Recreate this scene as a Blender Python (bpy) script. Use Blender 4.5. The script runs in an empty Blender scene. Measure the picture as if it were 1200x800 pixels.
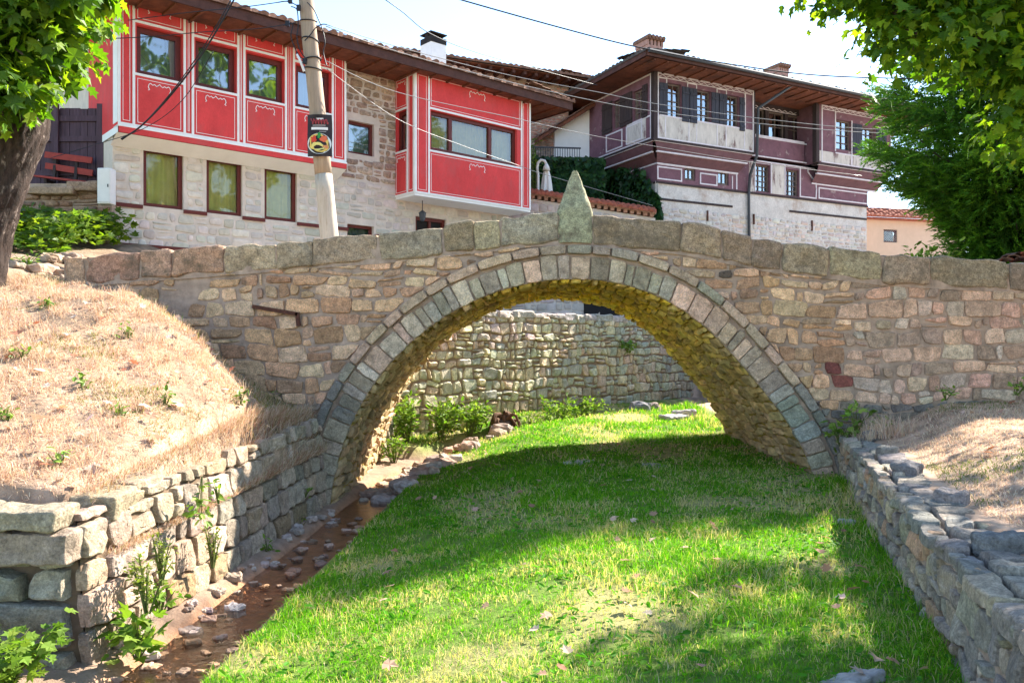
SKY_STRENGTH = .106; SUN_STRENGTH = 4.3; EXPOSURE = 2.22
import bpy, bmesh, math, random
import numpy as np
from mathutils import Vector, Matrix, noise as mnoise

SC = bpy.context.scene
COL = SC.collection
CAMZ = 1.7
FPX = 960.0          # focal length in photo pixels (1200 wide)
HY = 408.0           # horizon row

# ------------------------------------------------------------------ materials
def srgb(r, g, b):
    f = lambda c: ((c/255+.055)/1.055)**2.4 if c/255 > .04045 else c/255/12.92
    return (f(r), f(g), f(b))

def new_mat(name):
    m = bpy.data.materials.new(name); m.use_nodes = True
    nt = m.node_tree; b = nt.nodes['Principled BSDF']
    return m, nt, b

def N(nt, typ, **kw):
    n = nt.nodes.new(typ)
    for k, v in kw.items():
        if k in n.inputs: n.inputs[k].default_value = v
        else: setattr(n, k, v)
    return n

def L(nt, a, b): nt.links.new(a, b)

def mat(name, col, rough=.8, var=.25, scale=6., bump=.3, bscale=30., bdist=.01, dark=None, dscale=1.5, dlo=.55, dhi=.75,
        attr=False, metallic=0., coord='Object', stretch=(1, 1, 1), spec=.3, detail=6., speck=0., sscale=70.):
    """colour (or the mesh attribute 'col') x noise variation, blotches of `dark`, noise bump"""
    m, nt, b = new_mat(name)
    tc = N(nt, 'ShaderNodeTexCoord'); mp = N(nt, 'ShaderNodeMapping'); mp.inputs['Scale'].default_value = stretch
    L(nt, tc.outputs[coord], mp.inputs[0]); co = mp.outputs[0]
    if attr:
        a = N(nt, 'ShaderNodeAttribute'); a.attribute_name = 'col'; base = a.outputs['Color']
    else:
        r = N(nt, 'ShaderNodeRGB'); r.outputs[0].default_value = (*col, 1); base = r.outputs[0]
    n1 = N(nt, 'ShaderNodeTexNoise', Scale=scale, Detail=detail, Roughness=.65); L(nt, co, n1.inputs['Vector'])
    mr = N(nt, 'ShaderNodeMapRange'); mr.inputs['From Min'].default_value = .3; mr.inputs['From Max'].default_value = .7
    mr.inputs['To Min'].default_value = 1-var; mr.inputs['To Max'].default_value = 1+var
    L(nt, n1.outputs[0], mr.inputs[0])
    mx = N(nt, 'ShaderNodeMix', data_type='RGBA', blend_type='MULTIPLY'); mx.inputs[0].default_value = 1
    L(nt, base, mx.inputs[6]); L(nt, mr.outputs[0], mx.inputs[7]); out = mx.outputs[2]
    if speck:
        n4 = N(nt, 'ShaderNodeTexNoise', Scale=sscale, Detail=4., Roughness=.75); L(nt, co, n4.inputs['Vector'])
        m4 = N(nt, 'ShaderNodeMapRange'); m4.inputs['From Min'].default_value = .36; m4.inputs['From Max'].default_value = .64; m4.inputs['To Min'].default_value = 1-speck; m4.inputs['To Max'].default_value = 1+speck
        L(nt, n4.outputs[0], m4.inputs[0])
        mx4 = N(nt, 'ShaderNodeMix', data_type='RGBA', blend_type='MULTIPLY'); mx4.inputs[0].default_value = 1
        L(nt, out, mx4.inputs[6]); L(nt, m4.outputs[0], mx4.inputs[7]); out = mx4.outputs[2]
    if dark is not None:
        n2 = N(nt, 'ShaderNodeTexNoise', Scale=dscale, Detail=8., Roughness=.7); L(nt, co, n2.inputs['Vector'])
        m2 = N(nt, 'ShaderNodeMapRange'); m2.inputs['From Min'].default_value = dlo; m2.inputs['From Max'].default_value = dhi
        L(nt, n2.outputs[0], m2.inputs[0])
        mx2 = N(nt, 'ShaderNodeMix', data_type='RGBA'); L(nt, m2.outputs[0], mx2.inputs[0])
        L(nt, out, mx2.inputs[6]); mx2.inputs[7].default_value = (*dark, 1); out = mx2.outputs[2]
    L(nt, out, b.inputs['Base Color'])
    b.inputs['Roughness'].default_value = rough; b.inputs['Metallic'].default_value = metallic
    b.inputs['Specular IOR Level'].default_value = spec
    if bump:
        n3 = N(nt, 'ShaderNodeTexNoise', Scale=bscale, Detail=8., Roughness=.7); L(nt, co, n3.inputs['Vector'])
        bp = N(nt, 'ShaderNodeBump', Strength=bump, Distance=bdist); L(nt, n3.outputs[0], bp.inputs['Height'])
        L(nt, bp.outputs[0], b.inputs['Normal'])
    return m

def leaf_mat(name, trans=.5, rough=.5, tint=(1.25, 1.2, .45), var=.2, spec=.3):
    m, nt, b = new_mat(name)
    a = N(nt, 'ShaderNodeAttribute'); a.attribute_name = 'col'
    L(nt, a.outputs['Color'], b.inputs['Base Color']); b.inputs['Roughness'].default_value = rough
    b.inputs['Specular IOR Level'].default_value = spec
    t = N(nt, 'ShaderNodeBsdfTranslucent')
    mx = N(nt, 'ShaderNodeMix', data_type='RGBA', blend_type='MULTIPLY'); mx.inputs[0].default_value = 1
    L(nt, a.outputs['Color'], mx.inputs[6]); mx.inputs[7].default_value = (*tint, 1)
    L(nt, mx.outputs[2], t.inputs[0])
    ms = N(nt, 'ShaderNodeMixShader'); ms.inputs[0].default_value = trans
    L(nt, b.outputs[0], ms.inputs[1]); L(nt, t.outputs[0], ms.inputs[2])
    L(nt, ms.outputs[0], nt.nodes['Material Output'].inputs[0])
    return m

def glass_mat(name, refl=.3, tint=(.9, .95, .95)):
    m, nt, b = new_mat(name); nt.nodes.remove(b)
    tr = N(nt, 'ShaderNodeBsdfTransparent'); tr.inputs[0].default_value = (*tint, 1)
    gl = N(nt, 'ShaderNodeBsdfGlossy', Roughness=.02)
    fr = N(nt, 'ShaderNodeFresnel', IOR=1.5)
    ad = N(nt, 'ShaderNodeMath', operation='ADD'); ad.inputs[1].default_value = refl; ad.use_clamp = True
    L(nt, fr.outputs[0], ad.inputs[0])
    tc = N(nt, 'ShaderNodeTexCoord'); nn = N(nt, 'ShaderNodeTexNoise', Scale=1.6, Detail=1.); L(nt, tc.outputs['Object'], nn.inputs['Vector'])
    bp = N(nt, 'ShaderNodeBump', Strength=.12, Distance=.05); L(nt, nn.outputs[0], bp.inputs['Height']); L(nt, bp.outputs[0], gl.inputs['Normal'])
    ms = N(nt, 'ShaderNodeMixShader'); L(nt, ad.outputs[0], ms.inputs[0]); L(nt, tr.outputs[0], ms.inputs[1]); L(nt, gl.outputs[0], ms.inputs[2])
    L(nt, ms.outputs[0], nt.nodes['Material Output'].inputs[0])
    return m

M = {}
M['stone'] = mat('rough_stone', None, .92, .38, 12., 1., 34., .03, dark=(.10, .085, .065), dscale=3.2, dlo=.56, dhi=.78, attr=True, speck=.30, sscale=55.)
M['coping'] = mat('coping_stone', None, .92, .4, 16., .9, 34., .022, dark=(.13, .10, .07), dscale=2.6, dlo=.49, dhi=.68, attr=True, speck=.42, sscale=60.)
M['mortar'] = mat('mortar', (.38, .275, .21), .95, .3, 7., .6, 30., .02, dark=(.10, .075, .055), dscale=2., dlo=.5, dhi=.75)
M['mortar_dark'] = mat('dark_joint_earth', (.17, .115, .075), .95, .3, 7., .6, 30., .02)
M['soffit'] = mat('soffit_stone', None, .9, .4, 7., 1., 26., .03, dark=(.10, .075, .03), dscale=4., dlo=.54, dhi=.70, attr=True, stretch=(1.6, .5, 1.6))
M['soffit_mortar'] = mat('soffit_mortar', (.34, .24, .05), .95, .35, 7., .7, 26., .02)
M['limestone'] = mat('house_stone', None, .92, .14, 8., .4, 26., .012, attr=True)
M['limemortar'] = mat('lime_mortar', (.62, .53, .45), .95, .12, 4., .4, 22., .012)
M['baseplaster'] = mat('old_lime_plaster', (.56, .51, .47), .95, .15, 2.5, .5, 14., .02, dark=(.36, .25, .19), dscale=1.6, dlo=.52, dhi=.72, speck=.1, sscale=20.)
M['red'] = mat('red_paint', (.64, .062, .062), .8, .14, 1.6, .25, 30., .004, spec=.15, dark=(.50, .09, .085), dscale=1.1, dlo=.5, dhi=.72, stretch=(1.4, 1.4, .7), speck=.06, sscale=25.)
M['white'] = mat('white_trim', (.80, .78, .75), .7, .06, 5., .1, 30., .004)
M['soffwhite'] = mat('white_plaster', (.84, .82, .79), .85, .05, 3., .1, 30., .004)
M['frame'] = mat('brown_window_frame', (.115, .018, .012), .5, .15, 10., .1, 40., .003)
M['purple'] = mat('purple_paint', (.165, .078, .098), .85, .22, 4., .3, 22., .008, dark=(.44, .37, .34), dscale=2.6, dlo=.60, dhi=.72)
M['worn'] = mat('worn_whitewash', (.54, .48, .43), .9, .18, 4., .4, 20., .01, dark=(.17, .105, .10), dscale=2.2, dlo=.55, dhi=.66, stretch=(1.5, 1.5, .5))
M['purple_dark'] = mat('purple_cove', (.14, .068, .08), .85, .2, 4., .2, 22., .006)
M['trimlilac'] = mat('lilac_white_trim', (.62, .56, .58), .8, .15, 6., .2, 25., .005)
M['oldwood'] = mat('dark_old_wood', (.045, .03, .03), .85, .35, 6., .5, 30., .01, stretch=(3, 3, .4))
M['bluewood'] = mat('bluish_shutter_wood', (.04, .042, .058), .8, .35, 6., .4, 30., .008, stretch=(4, 4, .4))
M['eavewood'] = mat('eave_boards', (.17, .058, .032), .8, .35, 5., .4, 25., .01, dark=(.05, .025, .02), dscale=1.6, dlo=.5, dhi=.7)
M['eavedark'] = mat('eave_fascia', (.075, .03, .022), .8, .3, 5., .4, 25., .01)
M['tile'] = mat('roof_tile', (.20, .10, .065), .9, .45, 9., .5, 30., .01, dark=(.08, .06, .05), dscale=3., dlo=.5, dhi=.7)
M['tile_dark'] = mat('old_roof_tile', (.075, .06, .052), .9, .4, 9., .5, 30., .01)
M['glass'] = glass_mat('window_glass', .30)
M['glass_dark'] = glass_mat('old_window_glass', .42, (.7, .8, .9))
M['glass_lower'] = glass_mat('lower_window_glass', .05)
M['glass_clear'] = glass_mat('clear_window_glass', .10)
M['curtain'] = mat('curtain_cloth', (.55, .46, .17), .9, .12, 4., .1, 30., .004)
M['curtain_green'] = mat('green_yellow_curtain', (.58, .54, .18), .9, .12, 4., .1, 30., .004)
M['blind'] = mat('grey_green_curtain', (.20, .23, .22), .8, .05, 4., 0)
M['room'] = mat('dark_room', (.02, .018, .018), .95, .2, 3., 0)
M['bark'] = mat('maple_bark', (.062, .042, .034), .95, .6, 9., 1., 16., .08, dark=(.34, .27, .23), dscale=5.5, dlo=.57, dhi=.66, stretch=(2.0, 2.0, .7))
M['bark_dark'] = mat('dark_bark', (.07, .05, .04), .95, .4, 8., .8, 20., .03)
M['polewood'] = mat('weathered_pole_wood', (.36, .27, .195), .9, .25, 5., .5, 26., .01, dark=(.13, .09, .07), dscale=2.5, dlo=.55, dhi=.75, stretch=(5, 5, .35))
M['polewhite'] = mat('whitewash_on_pole', (.52, .45, .37), .9, .2, 6., .5, 26., .01, dark=(.32, .25, .19), dscale=3., dlo=.48, dhi=.66, stretch=(4, 4, .5))
M['cable'] = mat('black_cable', (.015, .015, .02), .5, .1, 5., 0)
M['cable_pale'] = mat('pale_cable', (.27, .26, .26), .4, .1, 5., 0)
M['iron'] = mat('rusty_iron', (.085, .03, .018), .8, .4, 20., .5, 60., .005)
M['steel'] = mat('dark_metal', (.05, .055, .065), .5, .2, 20., .1, 60., .003)
M['gatewood'] = mat('purple_grey_boards', (.075, .045, .062), .85, .35, 5., .5, 24., .01, stretch=(4, 4, .4))
M['benchred'] = mat('red_bench_paint', (.28, .03, .02), .6, .2, 10., .2, 40., .004)
M['boxwhite'] = mat('white_box_paint', (.72, .70, .68), .6, .06, 5., .1, 30., .003)
M['peach'] = mat('peach_plaster', (.66, .46, .33), .9, .06, 3., .2, 25., .006)
M['brick'] = mat('old_brick_wall', None, .92, .25, 8., .5, 30., .012, attr=True)
M['leaf'] = leaf_mat('maple_leaf', .55, tint=(1.3, 1.3, .4))
M['needle'] = leaf_mat('spruce_needles', .38, .6, (1.2, 1.2, .5))
M['grass'] = leaf_mat('grass_blades', .45, .6, (1.1, 1.2, .5), spec=.15)
M['straw'] = leaf_mat('dry_grass_blades', .35, .8, (1.1, 1., .8), spec=.1)
M['ivy'] = leaf_mat('ivy_leaf', .25, .45, (1.1, 1.2, .5))
M['fallen'] = leaf_mat('fallen_leaf', .25, .8, (1.1, 1., .8))
M['ground'] = mat('ground_earth', None, .95, .3, 5., .9, 24., .03, attr=True, coord='Object')
M['rock'] = mat('stream_rock', None, .85, .35, 8., .6, 30., .015, attr=True)

# water: thin shallow sheet, clear with fresnel reflection and ripples
def water_mat():
    m, nt, b = new_mat('stream_water'); nt.nodes.remove(b)
    tr = N(nt, 'ShaderNodeBsdfTransparent'); tr.inputs[0].default_value = (.97, .90, .82, 1)
    gl = N(nt, 'ShaderNodeBsdfGlossy', Roughness=.06)
    tc = N(nt, 'ShaderNodeTexCoord'); nn = N(nt, 'ShaderNodeTexNoise', Scale=14., Detail=3.); L(nt, tc.outputs['Object'], nn.inputs['Vector'])
    bp = N(nt, 'ShaderNodeBump', Strength=.5, Distance=.02); L(nt, nn.outputs[0], bp.inputs['Height'])
    fr = N(nt, 'ShaderNodeFresnel', IOR=1.33); L(nt, bp.outputs[0], fr.inputs['Normal']); L(nt, bp.outputs[0], gl.inputs['Normal'])
    ms = N(nt, 'ShaderNodeMixShader'); L(nt, fr.outputs[0], ms.inputs[0]); L(nt, tr.outputs[0], ms.inputs[1]); L(nt, gl.outputs[0], ms.inputs[2])
    L(nt, ms.outputs[0], nt.nodes['Material Output'].inputs[0]); return m
M['water'] = water_mat()

# ------------------------------------------------------------------ mesh helpers
class MB:
    def __init__(s): s.v = []; s.f = []; s.c = []; s.mi = []
    def quad(s, pts, col=(1, 1, 1), mi=0):
        i = len(s.v); s.v += [tuple(p) for p in pts]; s.f.append(tuple(range(i, i+len(pts)))); s.c.append(col); s.mi.append(mi)
    def grid(s, rows, col=(1, 1, 1), closed=False, mi=0):
        i = len(s.v); n = len(rows[0])
        for r in rows: s.v += [tuple(p) for p in r]
        for a in range(len(rows)-1):
            for b in range(n if closed else n-1):
                b2 = (b+1) % n
                s.f.append((i+a*n+b, i+a*n+b2, i+(a+1)*n+b2, i+(a+1)*n+b)); s.c.append(col); s.mi.append(mi)
    def box8(s, p, col=(1, 1, 1), mi=0):
        """p: 8 points, bottom four then top four"""
        i = len(s.v); s.v += [tuple(q) for q in p]
        for f in ((3, 2, 1, 0), (4, 5, 6, 7), (0, 1, 5, 4), (1, 2, 6, 5), (2, 3, 7, 6), (3, 0, 4, 7)):
            s.f.append(tuple(i+k for k in f)); s.c.append(col); s.mi.append(mi)
    def box(s, lo, hi, col=(1, 1, 1), mi=0):
        (x0, y0, z0), (x1, y1, z1) = lo, hi
        s.box8([(x0, y0, z0), (x1, y0, z0), (x1, y1, z0), (x0, y1, z0), (x0, y0, z1), (x1, y0, z1), (x1, y1, z1), (x0, y1, z1)], col, mi)
    def fbox(s, F, u0, u1, z0, z1, w0, w1, col=(1, 1, 1), mi=0):
        P = F.pt
        s.box8([P(u0, z0, w1), P(u1, z0, w1), P(u1, z0, w0), P(u0, z0, w0), P(u0, z1, w1), P(u1, z1, w1), P(u1, z1, w0), P(u0, z1, w0)], col, mi)
    def bar(s, a, b, wu, wv, up=Vector((0, 0, 1)), col=(1, 1, 1), mi=0):
        a = Vector(a); b = Vector(b); d = (b-a).normalized(); x = d.cross(up)
        if x.length < 1e-4: x = d.cross(Vector((0, 1, 0)))
        x.normalize(); y = x.cross(d).normalized()
        x = x*wu/2; y = y*wv/2
        s.box8([a-x-y, a+x-y, b+x-y, b-x-y, a-x+y, a+x+y, b+x+y, b-x+y], col, mi)
    def tube(s, path, rad, n=8, col=(1, 1, 1), cap=True, mi=0, rough=0., seed=0.):
        path = [Vector(p) for p in path]; k = len(path)
        if not hasattr(rad, '__len__'): rad = [rad]*k
        ref = None; rows = []
        for i, p in enumerate(path):
            t = (path[min(i+1, k-1)]-path[max(i-1, 0)]).normalized()
            if ref is None:
                ref = t.cross(Vector((0, 0, 1)))
                if ref.length < .1: ref = t.cross(Vector((0, 1, 0)))
            ref = (ref-t*ref.dot(t)).normalized(); bi = t.cross(ref)
            row = []
            for j in range(n):
                a = 2*math.pi*j/n; r = rad[i]
                dv = ref*math.cos(a)+bi*math.sin(a)
                if rough: r *= 1+rough*mnoise.noise(Vector((p.x*1.7+dv.x*.9+seed, p.y*1.7+dv.y*.9, p.z*.9)))
                row.append(p+dv*r)
            rows.append(row)
        i0 = len(s.v); s.grid(rows, col, True, mi)
        if cap:
            s.f.append(tuple(i0+j for j in range(n-1, -1, -1))); s.c.append(col); s.mi.append(mi)
            e = i0+(k-1)*n; s.f.append(tuple(e+j for j in range(n))); s.c.append(col); s.mi.append(mi)
    def build(s, name, mats, parent=None, smooth=False):
        me = bpy.data.meshes.new(name); me.from_pydata(s.v, [], s.f)
        if not isinstance(mats, (list, tuple)): mats = [mats]
        for m in mats: me.materials.append(m)
        nf = len(me.polygons)
        if nf:
            at = me.attributes.new('col', 'FLOAT_COLOR', 'FACE')
            c = np.ones((nf, 4), np.float32); c[:, :3] = np.array(s.c, np.float32)[:, :3]
            at.data.foreach_set('color', c.ravel())
            me.polygons.foreach_set('material_index', np.array(s.mi, np.int32))
            me.polygons.foreach_set('use_smooth', np.full(nf, smooth))
        me.update()
        o = bpy.data.objects.new(name, me); COL.objects.link(o)
        if parent is not None: link_to(o, parent)
        return o

def link_to(o, parent):
    o.parent = parent
    o.matrix_parent_inverse = world_of(parent).inverted()
def world_of(o):
    m = o.matrix_basis.copy()
    if o.parent is not None: m = world_of(o.parent) @ o.matrix_parent_inverse @ m
    return m
def tag(o, label=None, cat=None, group=None, kind=None):
    if label: o['label'] = label
    if cat: o['category'] = cat
    if group: o['group'] = group
    if kind: o['kind'] = kind
    return o
def empty(name, loc, label, cat, group=None):
    o = bpy.data.objects.new(name, None); COL.objects.link(o); o.location = loc; o.empty_display_size = .3
    return tag(o, label, cat, group)

class Frame:
    """a wall plane: t along the wall, n outward, z up"""
    def __init__(s, O, d, n=None):
        s.O = Vector((O[0], O[1], 0)); s.t = Vector((d[0], d[1], 0)).normalized()
        s.n = Vector((s.t.y, -s.t.x, 0)) if n is None else Vector((n[0], n[1], 0)).normalized()
    def pt(s, u, z, w=0.): return s.O+s.t*u+s.n*w+Vector((0, 0, z))
    def f(s): return lambda u, v, w: s.pt(u, v, w)
    def off(s, w): return Frame((s.O+s.n*w)[:2], s.t[:2], s.n[:2])
    def ray(s, px, py):
        d = Vector(((px-600)/FPX, 1, 0)); k = s.O.dot(s.n)/d.dot(s.n); p = d*k
        return (p-s.O).dot(s.t), CAMZ+(HY-py)/FPX*k
def at(px, py, d): return Vector(((px-600)/FPX*d, d, CAMZ+(HY-py)/FPX*d))

def jit(rng, c, a=.12, b=.05):
    k = 1+rng.uniform(-a, a); return tuple(max(.005, x*k*(1+rng.uniform(-b, b))) for x in c)

def clip_poly(poly, nx, ny, d):
    out = []; n = len(poly)
    for i in range(n):
        a = poly[i]; b = poly[(i+1) % n]
        da = a[0]*nx+a[1]*ny-d; db = b[0]*nx+b[1]*ny-d
        if da >= 0: out.append(a)
        if (da >= 0) != (db >= 0):
            t = da/(da-db); out.append((a[0]+(b[0]-a[0])*t, a[1]+(b[1]-a[1])*t))
    return out

def area(poly):
    return .5*sum(poly[i][0]*poly[(i+1) % len(poly)][1]-poly[(i+1) % len(poly)][0]*poly[i][1] for i in range(len(poly)))

def stone(mb, poly, f, h, rng, col, bev=.025, jt=.01, tilt=.25, seg=.07, lod=0, rough=.25):
    n = len(poly); pts = []
    for i in range(n):
        a = poly[i]; b = poly[(i+1) % n]; dx, dy = b[0]-a[0], b[1]-a[1]; Ln = math.hypot(dx, dy)
        if Ln < 1e-5: continue
        k = max(1, min(7, int(Ln/seg+.5)))
        for j in range(k):
            t = j/k; o = rng.uniform(-jt, jt) if j else 0
            pts.append((a[0]+dx*t-dy/Ln*o, a[1]+dy*t+dx/Ln*o))
    if len(pts) < 3: return
    for _ in range(1):
        m = len(pts); pts = [(.13*pts[i-1][0]+.74*pts[i][0]+.13*pts[(i+1) % m][0], .13*pts[i-1][1]+.74*pts[i][1]+.13*pts[(i+1) % m][1]) for i in range(m)]
    m = len(pts)
    us = [p[0] for p in pts]; vs = [p[1] for p in pts]
    cu = (min(us)+max(us))/2; cv = (min(vs)+max(vs))/2; hu = max((max(us)-min(us))/2, .01); hv = max((max(vs)-min(vs))/2, .01)
    tu = rng.uniform(-tilt, tilt); tv = rng.uniform(-tilt, tilt); sd = rng.uniform(0, 50)
    rings = [(0, -.035), (0, .62*h), (.28*bev, .9*h), (bev, h)] if lod == 0 else [(0, -.03), (0, .45*h), (bev*.8, h)]
    if lod == 0: rings.append((None, h*1.02))
    rows = []
    for d, w in rings:
        if d is None: su = sv = .45
        else: su = max(.35, 1-d/hu); sv = max(.35, 1-d/hv)
        row = []
        for p in pts:
            a = (p[0]-cu)*su; b = (p[1]-cv)*sv; ww = w
            if w > 0:
                ww += h*(tu*a/hu+tv*b/hv)*(w/h)+h*rough*mnoise.noise(Vector(((cu+a)*9+sd, (cv+b)*9, sd)))
            row.append(f(cu+a, cv+b, ww))
        rows.append(row)
    mb.grid(rows, col, True)
    i0 = len(mb.v)-m; mb.f.append(tuple(range(i0, i0+m))); mb.c.append(col); mb.mi.append(0)

def courses(rng, u0, u1, v0, v1, rh, sw, gap=.012, jt=.012, holes=(), split=.15, wave=.03, wf=1.1):
    """irregular coursed rubble: yields polygons in (u, v)"""
    out = []; v = v0
    def warp(u, w):
        return (u+wave*mnoise.noise(Vector((u*wf*1.7, w*wf*1.7, 7.3))), w+wave*mnoise.noise(Vector((u*wf, w*wf, 1.3))))
    while v < v1-1e-4:
        h = rng.uniform(*rh)
        if v1-v-h < rh[0]*.7: h = v1-v
        iv = [(u0, u1)]
        for (a, b, c, d) in holes:
            if c < v+h*.75 and d > v+h*.25:
                nv = []
                for (p, q) in iv:
                    if b <= p or a >= q: nv.append((p, q)); continue
                    if a > p: nv.append((p, a))
                    if b < q: nv.append((b, q))
                iv = nv
        for (p, q) in iv:
            u = p
            while u < q-1e-4:
                w = rng.uniform(*sw)
                if rng.random() < .25: w *= .6
                if q-u-w < sw[0]*.6: w = q-u
                cells = [(u, u+w, v, v+h)]
                if rng.random() < split and h > rh[0]*1.1:
                    s = v+h*rng.uniform(.35, .65); cells = [(u, u+w, v, s), (u, u+w, s, v+h)]
                for (a, b, c, d) in cells:
                    g = gap*rng.uniform(.6, 1.5)
                    P = [warp(a, c), warp(b, c), warp(b, d), warp(a, d)]
                    mx = (P[0][0]+P[2][0])/2; my = (P[0][1]+P[2][1])/2
                    poly = []
                    for (x, y) in P:
                        x += (g if x < mx else -g)+rng.uniform(-jt, jt); y += (g if y < my else -g)+rng.uniform(-jt, jt)
                        poly.append((x, y))
                    if rng.random() < .35:      # knock a corner off
                        k = rng.randrange(4); A = poly[k-1]; B = poly[k]; C_ = poly[(k+1) % 4]; t1 = rng.uniform(.15, .4); t2 = rng.uniform(.2, .45)
                        poly[k:k+1] = [(B[0]+(A[0]-B[0])*t1*.5, B[1]+(A[1]-B[1])*t2), (B[0]+(C_[0]-B[0])*t1*.5, B[1]+(C_[1]-B[1])*t2)]
                    if area(poly) > .0008: out.append(poly)
                u += w
        v += h
    return out

def block(mb, fn, dims, seg=.08, bev=.04, amp=.015, seed=0., col=(1, 1, 1), fr=4.):
    """rounded, noise-worn block; local box centred on 0 mapped by fn(x,y,z)"""
    hx, hy, hz = [d/2 for d in dims]; bev = min(bev, hx*.8, hy*.8, hz*.8)
    def place(p):
        q = Vector((max(-hx+bev, min(hx-bev, p[0])), max(-hy+bev, min(hy-bev, p[1])), max(-hz+bev, min(hz-bev, p[2]))))
        d = Vector(p)-q
        if d.length > 1e-6: d.normalize()
        r = q+d*bev
        n = mnoise.noise(Vector((r.x*fr+seed, r.y*fr+seed*.7, r.z*fr)))+.5*mnoise.noise(Vector((r.x*fr*2.7+seed, r.y*fr*2.7, r.z*fr*2.7+seed)))
        return fn(*(r+d*amp*n*1.5))
    def axis(h):
        k = max(3, min(14, int(2*h/seg)+2)); xs = [-h+2*h*i/(k-1) for i in range(k)]
        xs[1:1] = [-h+bev*.6]; xs[-1:-1] = [h-bev*.6]
        return sorted(set(xs))
    X, Y, Z = axis(hx), axis(hy), axis(hz)
    for s in (-1, 1):
        g = [[place((s*hx, y, z)) for y in Y] for z in Z]; mb.grid(g if s < 0 else g[::-1], col)
        g = [[place((x, s*hy, z)) for x in X] for z in Z]; mb.grid(g if s > 0 else g[::-1], col)
        g = [[place((x, y, s*hz)) for x in X] for y in Y]; mb.grid(g if s < 0 else g[::-1], col)

# numpy mesh of many copies of one small triangle template
def inst_mesh(name, tv, tf, pos, rot, scale, cols, m, parent=None, smooth=False):
    tv = np.asarray(tv, np.float64); tf = np.asarray(tf, np.int64); n = len(pos)
    sc = np.asarray(scale); sc = sc[:, None] if sc.ndim == 1 else sc
    v = np.einsum('nij,nkj->nki', rot, tv[None]*sc[:, None, :])+pos[:, None, :]
    f = tf[None]+(np.arange(n)*len(tv))[:, None, None]
    return np_mesh(name, v.reshape(-1, 3), f.reshape(-1, 3), np.repeat(cols, len(tf), 0), m, parent, smooth)
def np_mesh(name, v, f, fc, m, parent=None, smooth=False):
    me = bpy.data.meshes.new(name); k = f.shape[1]
    me.vertices.add(len(v)); me.vertices.foreach_set('co', np.ascontiguousarray(v, np.float32).ravel())
    me.loops.add(f.size); me.loops.foreach_set('vertex_index', np.ascontiguousarray(f, np.int32).ravel())
    me.polygons.add(len(f)); me.polygons.foreach_set('loop_start', (np.arange(len(f))*k).astype(np.int32))
    me.update(calc_edges=True)
    at = me.attributes.new('col', 'FLOAT_COLOR', 'FACE'); c = np.ones((len(f), 4), np.float32); c[:, :3] = fc
    at.data.foreach_set('color', c.ravel())
    me.polygons.foreach_set('use_smooth', np.full(len(f), smooth))
    me.materials.append(m)
    o = bpy.data.objects.new(name, me); COL.objects.link(o)
    if parent is not None: link_to(o, parent)
    return o
def rots(normal, rs, spin=None):
    """matrices whose local z = normal, random spin about it (local y = leaf tip direction)"""
    z = normal/np.linalg.norm(normal, axis=1, keepdims=True); n = len(z)
    a = rs.normal(size=(n, 3)) if spin is None else spin
    y = a-z*(a*z).sum(1, keepdims=True); y /= np.linalg.norm(y, axis=1, keepdims=True)+1e-9
    x = np.cross(y, z)
    return np.stack([x, y, z], 2)
MAPLE_V = [(0, 0, 0), (.18, .02, .03), (.50, .18, .06), (.30, .36, .05), (.52, .62, .02), (.20, .62, .05), (0, 1.0, -.06), (-.20, .62, .05), (-.52, .62, .02), (-.30, .36, .05), (-.50, .18, .06), (-.18, .02, .03), (0, .42, 0)]
MAPLE_F = [(12, i, i+1) for i in range(0, 11)]+[(12, 11, 0)]
OVAL_V = [(0, 0, 0), (.22, .3, .05), (.2, .7, .04), (0, 1, -.05), (-.2, .7, .04), (-.22, .3, .05)]
OVAL_F = [(0, 1, 2), (0, 2, 3), (0, 3, 4), (0, 4, 5)]
IVY_V = [(0, 0, 0), (.42, .05, .04), (.40, .45, .03), (0, 1, -.05), (-.40, .45, .03), (-.42, .05, .04)]
IVY_F = [(0, 1, 2), (0, 2, 3), (0, 3, 4), (0, 4, 5)]

def smooth(t): t = np.clip(t, 0, 1); return t*t*(3-2*t)
# ------------------------------------------------------------------ terrain
STREAM = [(-2.5, -6), (-2.45, 2), (-2.33, 5), (-2.2, 7.6), (-2.08, 9.5), (-2.02, 11.2), (-1.9, 13.2), (-1.5, 15.0), (-.9, 16.2), (.6, 17.9), (3.0, 20.3), (7, 24.2), (14, 31)]
def xl(y): return -2.8+(y-5.4)*.3/5.6
def xr(y): return 2.3+(y-4.1)*.305
def backy(x): return 16.4+(x+2.4)*1.0
def stream_dist(x, y):
    best = np.full(np.shape(x), 99.); side = np.zeros(np.shape(x))
    for (ax, ay), (bx, by) in zip(STREAM[:-1], STREAM[1:]):
        dx, dy = bx-ax, by-ay; t = np.clip(((x-ax)*dx+(y-ay)*dy)/(dx*dx+dy*dy), 0, 1)
        ex = x-ax-dx*t; ey = y-ay-dy*t; d = np.hypot(ex, ey); m = d < best
        best = np.where(m, d, best); side = np.where(m, np.sign(ex*dy-ey*dx), side)
    return best, side
def vnoise(x, y, s, seed=0):
    """cheap value noise on a numpy grid"""
    x = np.asarray(x)*s+seed*17.3; y = np.asarray(y)*s+seed*5.1
    xi = np.floor(x).astype(np.int64); yi = np.floor(y).astype(np.int64); fx = smooth(x-xi); fy = smooth(y-yi)
    def h(a, b):
        n = (a*374761393+b*668265263+seed*1442695) & 0xffffffff; n = ((n ^ (n >> 13))*1274126177) & 0xffffffff
        return ((n ^ (n >> 16)) & 0xffff)/65535.
    return (h(xi, yi)*(1-fx)+h(xi+1, yi)*fx)*(1-fy)+(h(xi, yi+1)*(1-fx)+h(xi+1, yi+1)*fx)*fy
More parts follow.
